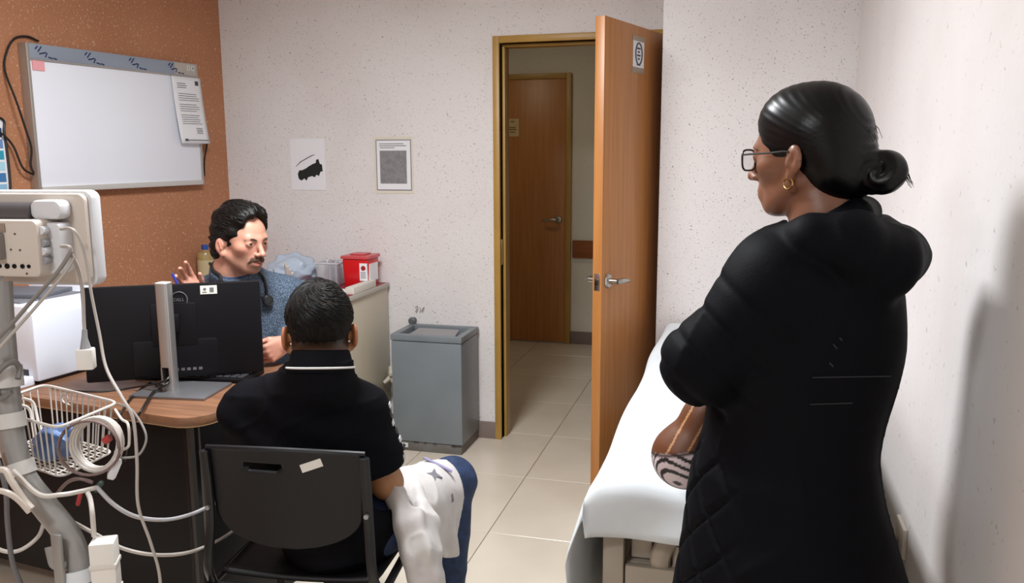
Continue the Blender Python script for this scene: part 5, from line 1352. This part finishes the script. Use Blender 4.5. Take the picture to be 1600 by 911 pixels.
    MB().tube([Vector(nb+nd*.006+e1*(.0695*math.cos(a*.196))+e2*(.0695*math.sin(a*.196))) for a in range(32)], .0075, 8, closed=True).build('neckband', mat('navy_band', '34405a', rough=.9, bump=.4, bscale=400), sw)
    J = SDF(); J.ell(pel, (.18, .14, .09), BM_, .04)
    for hp, kn, an in ((RH, RK, RA), (LH, LK, LA_)): J.cap(hp, kn, .092, .068, .03); J.cap(kn, an+[0, 0, .03], .066, .055, .025)
    J.build('trousers', .007, mat('charcoal_cloth', '25262b', rough=.85), rt)
    for an in (RA, LA_):
        q = SDF(); q.cap(an+[0, 0, -.04]-Fl*.03, an+Fl*.15+[0, 0, -.05], .04, .035, .02); q.cap(an, an+[0, 0, -.04], .046, .044, .02); q.plane((0, 0, .003), (0, 0, -1)); q.build('shoe', .006, M_SHOE, rt)
    # stethoscope round the neck
    sg = thing('stethoscope', "black stethoscope hanging round the bearded person's neck", 'stethoscope', mid)
    def onto(p, off):
        p = npv(p); d = unit(p-mid-[0, 0, -.05])
        for _ in range(12):
            v = T(p[None])[0]-off; p = p-d*v*.8
        return Vector(p)
    a = nb
    def cast(px, py, off=.008):
        d = npv(ray(px, py)); d /= np.linalg.norm(d); t = 2.2
        for _ in range(80):
            v = T((npv(C0)+d*t)[None])[0]-off
            if v < .0006: break
            t += min(v, .1)*.7
        return Vector(npv(C0)+d*t)
    ring = [Vector(nb+np.array([.085*math.cos(R(a_)), .085*math.sin(R(a_)), .012])) for a_ in (5, 45, 90, 135, 175)]     # round the back of the neck
    path = spline([cast(417, 464), cast(416, 448), cast(411, 432)]+ring+[cast(344, 428), cast(347, 446), cast(356, 480), cast(365, 510)], 8)
    Q = np.array([npv(p) for p in path]); both = lambda P: np.minimum(T(P), S(P))
    for _ in range(25):                                  # lay the tube on the cloth and skin
        d_ = both(Q); G = np.stack([both(Q+e_)-both(Q-e_) for e_ in np.eye(3)*.002], 1); G /= np.maximum(np.linalg.norm(G, axis=1), 1e-9)[:, None]
        Q = Q+G*np.clip(.0056-d_, 0, .01)[:, None]*.8
    for _ in range(3): Q[1:-1] = Q[1:-1]*.5+(Q[:-2]+Q[2:])*.25
    d_ = both(Q); G = np.stack([both(Q+e_)-both(Q-e_) for e_ in np.eye(3)*.002], 1); G /= np.maximum(np.linalg.norm(G, axis=1), 1e-9)[:, None]
    Q = Q+G*np.clip(.005-d_, 0, .02)[:, None]
    MB().tube([Vector(p) for p in Q], .0052, 8).build('tubing', M_BLACKCABLE, sg)
    nz_ = unit(G[0]); bx_ = unit(np.cross([0, 0, 1.0], nz_)); by_ = np.cross(nz_, bx_); bc = Q[0]+nz_*.006-by_*.012
    dm = MB(frame(bc, bx_, by_, nz_)); dm.lathe([(0, -.008), (.018, -.008), (.021, -.004), (.021, .003), (.018, .007), (.012, .008), (0, .008)], seg=24); dm.build('chest_piece', mat('bell_black', '1d1d22', rough=.3), sg)
    dm = MB(frame(bc, bx_, by_, nz_)); dm.tube([(.0165*math.cos(a_*.2618), .0165*math.sin(a_*.2618), .0075) for a_ in range(24)], .0012, 6, closed=True); dm.build('bell_ring', mat('dark_steel'), sg)
    # blue pen cap between the fingers
    tp = Vector(tipsR[2]); pe = thing('pen', 'blue pen held in the raised hand', 'pen', tp)
    MB().tube([tp+V(-.004, -.012, .012), tp+V(.0, -.009, -.004)], [.0045, .005], 9).build('cap', mat('pen_blue', '2b3fa8', rough=.35), pe)
    MB().tube([tp+V(.0, -.009, -.004), tp+V(.012, .0, -.035)], [.0042, .004], 9).build('barrel', mat('pen_blue'), pe)
    # office chair under the doctor
    oc = thing('office_chair', 'dark office chair under the bearded person behind the desk', 'chair', (pel[0], pel[1], 0))
    OM = frame((pel[0], pel[1], 0), Rb, Fb, (0, 0, 1))
    MB(OM).prism(rrect(-.23, -.22, .23, .22, .06), .37, .426).build('seat', M_DESK, oc, bevel=.015)
    MB(OM).prism_y(rrect(-.20, .50, .20, .80, .05), -.30, -.26).build('backrest', M_DESK, oc, bevel=.012)
    MB(OM).tube(spline([(0, -.10, .37), (0, -.29, .40), (0, -.31, .55)], 5), .018, 8).build('back_arm', M_BLK, oc)
    MB(OM).tube([(0, 0, .08), (0, 0, .38)], .025, 12).build('column', M_BLK, oc)
    for k in range(5):
        a = R(72*k); lg = MB(OM).tube([(0, 0, .10), (.26*math.cos(a), .26*math.sin(a), .07)], [.025, .016], 8).build('leg', M_BLK, oc)
        MB(OM).tube([(.26*math.cos(a)-.012, .26*math.sin(a), .028), (.26*math.cos(a)+.012, .26*math.sin(a), .028)], .027, 12).build('caster', M_BLK, lg)
doctor()
# ---------------------------------------------------------------- the standing woman in the quilted coat
def woman():
    rt = thing('person', 'standing person with dark hair in a bun, glasses and long black quilted coat', 'person', (.11, 1.57, 0))
    hd = Head((.110, 1.615, 1.493), (-.86, .51, 0), pitch=R(3), scale=.965)
    Fb = unit([-.85, .53, 0]); Rb = unit(np.cross(Fb, [0, 0, 1.0])); BM_ = np.stack([Rb, Fb, [0, 0, 1.0]])
    Ls, Rs = np.array([.066, 1.480, 1.280]), np.array([.212, 1.728, 1.285]); mid = (Ls+Rs)/2
    Le, Lw = npv(atY(1098, 566, 1.46)), np.array([-.045, 1.665, 1.085])
    Re, Rw = np.array([.085, 1.83, 1.06]), np.array([-.060, 1.715, 1.105])
    ch = np.array([.135, 1.592, 1.17]); hip = np.array([.105, 1.575, .86]); hem = np.array([.105, 1.57, .60])
    S = SDF(); hd.head(S, face=True, jaw=.98, neckr=.052, necklen=.15, earz=-.006, earr=.86)
    S.cap(hd.w((0, -.04, -.11)), mid+[0, 0, .0], .054, .07, .03)
    S.cap(Ls, Rs, .05, .05, .04); S.ell(ch, (.15, .105, .17), BM_, .05); S.cap(ch, ch*.7+hip*.3, .12, .12, .05)
    for sh, el, wr in ((Ls, Le, Lw), (Rs, Re, Rw)): S.cap(sh, el, .045, .037, .03); S.cap(el, wr, .038, .026, .015)
    hips = [hip+Rb*.085, hip-Rb*.085]; ank = [np.array([.155, 1.66, .09]), np.array([.055, 1.50, .09])]; kn = [np.array([.15, 1.65, .48])+Fb*.02, np.array([.06, 1.515, .48])+Fb*.02]
    for h, k_, a in zip(hips, kn, ank): pass
    hand(S, Lw, unit([-.05, .9, .1]), (.6, .1, -.2), False, (.6,)*4, (.4, .3), .03, .92); hand(S, Rw, unit([.25, -.85, -.2]), (.6, .0, -.2), True, (.6,)*4, (.4, .3), .03, .92)
    def colr(P):
        q = hd.l(P); c = np.tile(np.array(lin('835842')), (len(P), 1)); x, y, z = np.abs(q[:, 0]), q[:, 1], q[:, 2]; near = np.linalg.norm(q, axis=1) < .16
        c = mixc(c, '74462f', .6*np.clip(wav(P, 8, 45), 0, 1)); c = mixc(c, '8f4a40', np.exp(-(x/.018)**4-((z+.068)/.008)**4)*(y > .078)*near*.8)
        return c
    S.build('body', .0034, skin_mat('skin_brown', .42), rt, colr)
    hd.eyes(rt, iris='2a1c14')
    for x in (-1, 1): hd.tubes('eyebrow', [([(x*.014, .0945, .0145), (x*.026, .0935, .019), (x*.040, .086, .0195), (x*.052, .073, .014)], [.002, .003, .0026, .001])], mat('brow_dark', '1c1412', rough=.7), rt, 8)
    # hair drawn back to a low bun
    hm = mat('sleek_black_hair', '040406', rough=.34, spec=.24)
    Hs = SDF()
    hd.ell(Hs, (0, -.016, .036), (.083, .1045, .0965)); hd.ell(Hs, (0, -.070, -.030), (.066, .050, .062), .04)
    hd.ell(Hs, (0, .022, .066), (.066, .064, .058), .02)
    hd.ell(Hs, (0, .100, -.038), (.082, .066, .105), .010, 's')
    for x in (-1, 1): hd.ell(Hs, (x*.092, .010, -.030), (.027, .046, .040), .010, 's')
    hd.ell(Hs, (0, .02, -.125), (.12, .095, .075), .01, 's')
    # bun: gathered tail, wound loop
    hd.cap(Hs, (0, -.095, -.026), (0, -.118, -.028), .030, .028, .02)
    for k in range(12):
        a0, a1 = 2*math.pi*k/12, 2*math.pi*(k+1)/12
        hd.cap(Hs, (.010*math.sin(a0), -.142+.017*math.cos(a0), -.036+.016*math.sin(a0)), (.010*math.sin(a1), -.142+.017*math.cos(a1), -.036+.016*math.sin(a1)), .0185, .0185, .01)
    hd.cap(Hs, (0, -.085, -.052), (.0, -.138, -.054), .020, .016, .02)
    hd.ell(Hs, (0, -.118, -.008), (.018, .016, .016), .006)
    def strands(P):
        q = hd.l(P); x, y, z = q.T; v = np.arctan2(z+.03, -(y+.16)); return .0004*np.sin(v*95+2*wav(q, 3, 25))*(y > -.12)+.0012*np.sin(np.arctan2(z+.036, y+.142)*2+np.hypot(z+.036, y+.142)*420)*(y < -.118)
    Hs.disp(strands)
    Hs.build('hair', .003, hm, rt, smooth=1)
    ps = []; rn = random.Random(2)
    for k in range(16):
        a = rn.uniform(0, 3); s0 = (rn.uniform(-.02, .02), -.10-.02*rn.random(), .03+.05*rn.random()) if k < 6 else (rn.uniform(-.01, .01), -.166, -.045+.02*rn.random())
        ps.append(([s0, (s0[0], s0[1]-.012, s0[2]-.012), (s0[0]+.004, s0[1]-.016-.006*rn.random(), s0[2]-.030)], [.0006, .0006, .0003]))
    hd.tubes('loose_strand', ps, hm, rt, 4)['kind'] = 'stuff'
    # glasses
    gl = MB(); gm = mat('glasses_frame', '26211f', rough=.35)
    for x in (-1, 1):
        ring = []
        for k in range(28):
            a = 2*math.pi*k/28; cx_, cz_ = math.cos(a), math.sin(a); sx_ = math.copysign(abs(cx_)**.55, cx_); sz_ = math.copysign(abs(cz_)**.6, cz_)
            ring.append(Vector(hd.w((x*.0345+.0265*sx_, .1035-.004*abs(x*.0345+.0265*sx_)/.06, -.004+.0195*sz_))))
        gl.tube(ring, .0019, 7, closed=True)
    gl.tube([Vector(hd.w(p)) for p in ((-.009, .104, .004), (0, .107, .006), (.009, .104, .004))], .0018, 7)
    go = gl.build('glasses', gm, rt)
    for x in (-1, 1):
        MB().tube(spline([Vector(hd.w(p)) for p in ((x*.062, .099, .004), (x*.074, .084, .006), (x*.081, .03, .006), (x*.0835, -.006, .006), (x*.085, -.03, -.012))], 5), .0018, 7).build('temple', gm, go)
        ln = MB(); vs = [Vector(hd.w((x*.0345, .1032, -.004)))]
        for k in range(28):
            a = 2*math.pi*k/28; cx_, cz_ = math.cos(a), math.sin(a); sx_ = math.copysign(abs(cx_)**.55, cx_); sz_ = math.copysign(abs(cz_)**.6, cz_)
            vs.append(Vector(hd.w((x*.0345+.026*sx_, .1032-.004*abs(x*.0345+.0265*sx_)/.06, -.004+.019*sz_))))
        ln.add(vs, [(0, 1+k, 1+(k+1) % 28) for k in range(28)]); ln.build('lens', mat('lens_clear', 'e8eef0', rough=.05, alpha=.18), go)
        er = hd.w((x*.0805, -.004, -.050)); ey = hd.R[1]; ez = hd.R[2]
        MB().tube([Vector(er+ey*(.0085*math.cos(a*.393))+ez*(.0095*math.sin(a*.393))) for a in range(16)], .0016, 7, closed=True).build('hoop_earring', mat('gold', 'c9a86a', rough=.25, metal=1), rt)
    # coat
    M_COAT = mat('black_coat', '05060b', rough=.65, spec=.08, bump=.12, bscale=260)
    T = SDF(); nb = npv(hd.w((0, -.045, -.125)))
    T.cap(Ls, Rs, .074, .076, .06); T.cap(nb+[0, 0, -.04], mid, .062, .10, .04)
    T.ell(ch+[-.012, .0, .0], (.190, .132, .21), BM_, .07); T.cap(ch+[-.01, 0, 0], hip+[-.018, 0, 0], .140, .142, .08)
    T.fn(lambda P: (np.hypot(((P-hip-np.outer(np.clip((.93-P[:, 2])/.28, 0, 1), [.028, 0, 0])+[.016, 0, 0])@Rb)/1.08, ((P-hip-np.outer(np.clip((.93-P[:, 2])/.28, 0, 1), [.028, 0, 0])+[.016, 0, 0])@Fb)/.98)-(.152+.068*np.clip((.95-P[:, 2])/.3, 0, 1)-.25*np.clip(P[:, 2]-.93, 0, .2))), [-.2, 1.25, .58], [.42, 1.9, 1.05], .05)
    T._a('i', lambda P: .655+.02*np.sin(P[:, 0]*9)-P[:, 2], [-9]*3, [9]*3, .012)
    # sleeves
    T.cap(Ls, Le, .073, .066, .05); T.cap(Le, Lw, .067, .050, .03); T.cap(Rs, Re, .078, .066, .05); T.cap(Re, Rw, .064, .050, .03)
    T.fn(lambda P: np.maximum(-.012-(P-nb)@unit([-.35, .15, 1.0]), np.linalg.norm(P-nb, axis=1)-.10), nb-.1, nb+.1, .004, 's')
    # hood lying on the back
    hp = [npv(atY(*q)) for q in ((1216, 380, 1.49), (1268, 376, 1.455), (1330, 384, 1.46), (1384, 404, 1.52), (1398, 398, 1.62), (1370, 372, 1.72))]
    hr = (.030, .046, .056, .058, .058, .045)
    for i in range(5): T.cap(hp[i], hp[i+1], hr[i]*.92, hr[i+1]*.92, .008)
    cr = [npv(atY(*q)) for q in ((1230, 392, 1.50), (1284, 366, 1.49), (1338, 336, 1.54), (1352, 332, 1.62), (1330, 340, 1.71), (1250, 388, 1.74))]
    for i in range(5): T.cap(cr[i], cr[i+1], .026, .026, .006)
    T.ell(npv(atY(1335, 425, 1.50)), (.085, .055, .060), None, .03)
    def quilt(P):
        a = np.arctan2((P-hip)@Rb, (P-hip)@Fb)*.20; z = P[:, 2]
        u, v = (a+z)*62, (a-z)*62
        di = np.minimum(np.abs(np.sin(u*.5)), np.abs(np.sin(v*.5)))
        m = sstep(.03, -.03, P[:, 0])*sstep(1.0, .94, z)
        q_ = .009*np.exp(-(di/.20)**2)*m
        ax = unit(Le-Ls); t = (P-Ls)@ax; rad = np.linalg.norm(P-Ls-t[:, None]*ax, axis=1)
        sl = sstep(.13, .09, rad)*sstep(.02, .08, t)*sstep(.36, .30, t)
        q_ += .0045*np.exp(-(np.abs(np.sin(t*52+4*(P-Ls)@Fb))/.35)**2)*sl
        q_ -= .006*np.exp(-np.abs(wav(P*[1, 1, .75], 71, 20))*7)*(1-m)+.004*wav(P, 73, 16)*(1-m)
        return q_
    T.disp(quilt)
    co = T.build('coat', .0045, M_COAT, rt, smooth=1)
    def cast(px, py):
        d = npv(ray(px, py)); d /= np.linalg.norm(d); t = 1.0
        for _ in range(80):
            v = T((npv(C0)+d*t)[None])[0]
            if v < .0006: break
            t += min(v, .1)*.7
        return Vector(npv(C0)+d*t)
    for a, b, y0 in ((1270, 1392, 590), (1266, 1332, 632)):
        MB().tube([cast(a+(b-a)*k/10, y0-2*k/10) for k in range(11)], .0009, 5).build('pocket_seam', mat('seam_grey', '232328', rough=.6), co)
    for k, (a, b) in enumerate((((1302, 538), (1308, 545)), ((1312, 528), (1316, 532)), ((1296, 567), (1302, 573)))):
        MB().tube([cast(*a), cast(*b)], .0012, 5).build('zip_fleck', mat('seam_grey'), co)
    # trousers and shoes
    J = SDF()
    for h, k_, a in zip(hips, kn, ank): J.cap(h, k_, .095, .070, .03); J.cap(k_, a+[0, 0, .02], .068, .055, .03)
    J.build('trousers', .007, mat('black_trousers', '101014', rough=.8), rt)
    for a in ank:
        q = SDF(); q.cap(a+[0, 0, -.045]-Fb*.03, a+Fb*.14+[0, 0, -.055], .038, .032, .02); q.cap(a, a+[0, 0, -.04], .044, .042, .02); q.plane((0, 0, .003), (0, 0, -1)); q.build('shoe', .006, M_SHOE, rt)
    # handbag on her far forearm
    hb = thing('handbag', 'brown handbag with black and white zebra stripes held by the standing person', 'handbag', npv(atY(1055, 755, 1.75)))
    Bg = SDF(); c0 = npv(atY(1072, 702, 1.765))
    Bg.ell(c0+[0.0, 0, -.02], (.072, .050, .068), None, .02); Bg.cap(c0+[-.0, 0, .0], c0+[.035, .0, .085], .050, .032, .04); Bg.cap(c0+[.03, 0, .08], c0+[.06, .0, .12], .034, .026, .03)
    Bg.disp(lambda P: .002*wav(P, 81, 60))
    def bc(P):
        z = P[:, 2]-c0[2]; x = P[:, 0]-c0[0]; y = P[:, 1]-c0[1]
        s_ = np.sin((z+.30*x+.12*np.sin(y*30)+.006*wav(P, 9, 60))*300)
        c = np.tile(np.array(lin('d8c9cf')), (len(P), 1)); c = mixc(c, '131013', (s_ > .25)*1.0)
        top = sstep(.006, .010, z-.25*x+.004*np.sin(y*40)); c2 = np.tile(np.array(lin('653b22')), (len(P), 1)); c2 = mixc(c2, 'b98a63', 1.0*(np.abs(np.sin((x-.5*z)*80)) < .16))
        ln_ = np.exp(-((z-.25*x-.008)/.004)**2)
        return mixc(c*(1-top[:, None])+c2*top[:, None], '2a1a12', ln_)
    Bg.build('bag_body', .003, mat('bag_hide', 'ffffff', rough=.45, attr='skin'), hb, bc)
    MB().tube(spline([Vector(c0+[.045, -.02, .115]), Vector(npv(Lw)+[-.056, .0, -.01]), Vector(npv(Lw)+[-.040, -.015, .042]), Vector(npv(Lw)+[.0, -.02, .060]), Vector(npv(Lw)+[.030, -.018, .048])], 6), .007, 8).build('strap', mat('strap_brown', '5a3420', rough=.5), hb)
woman()
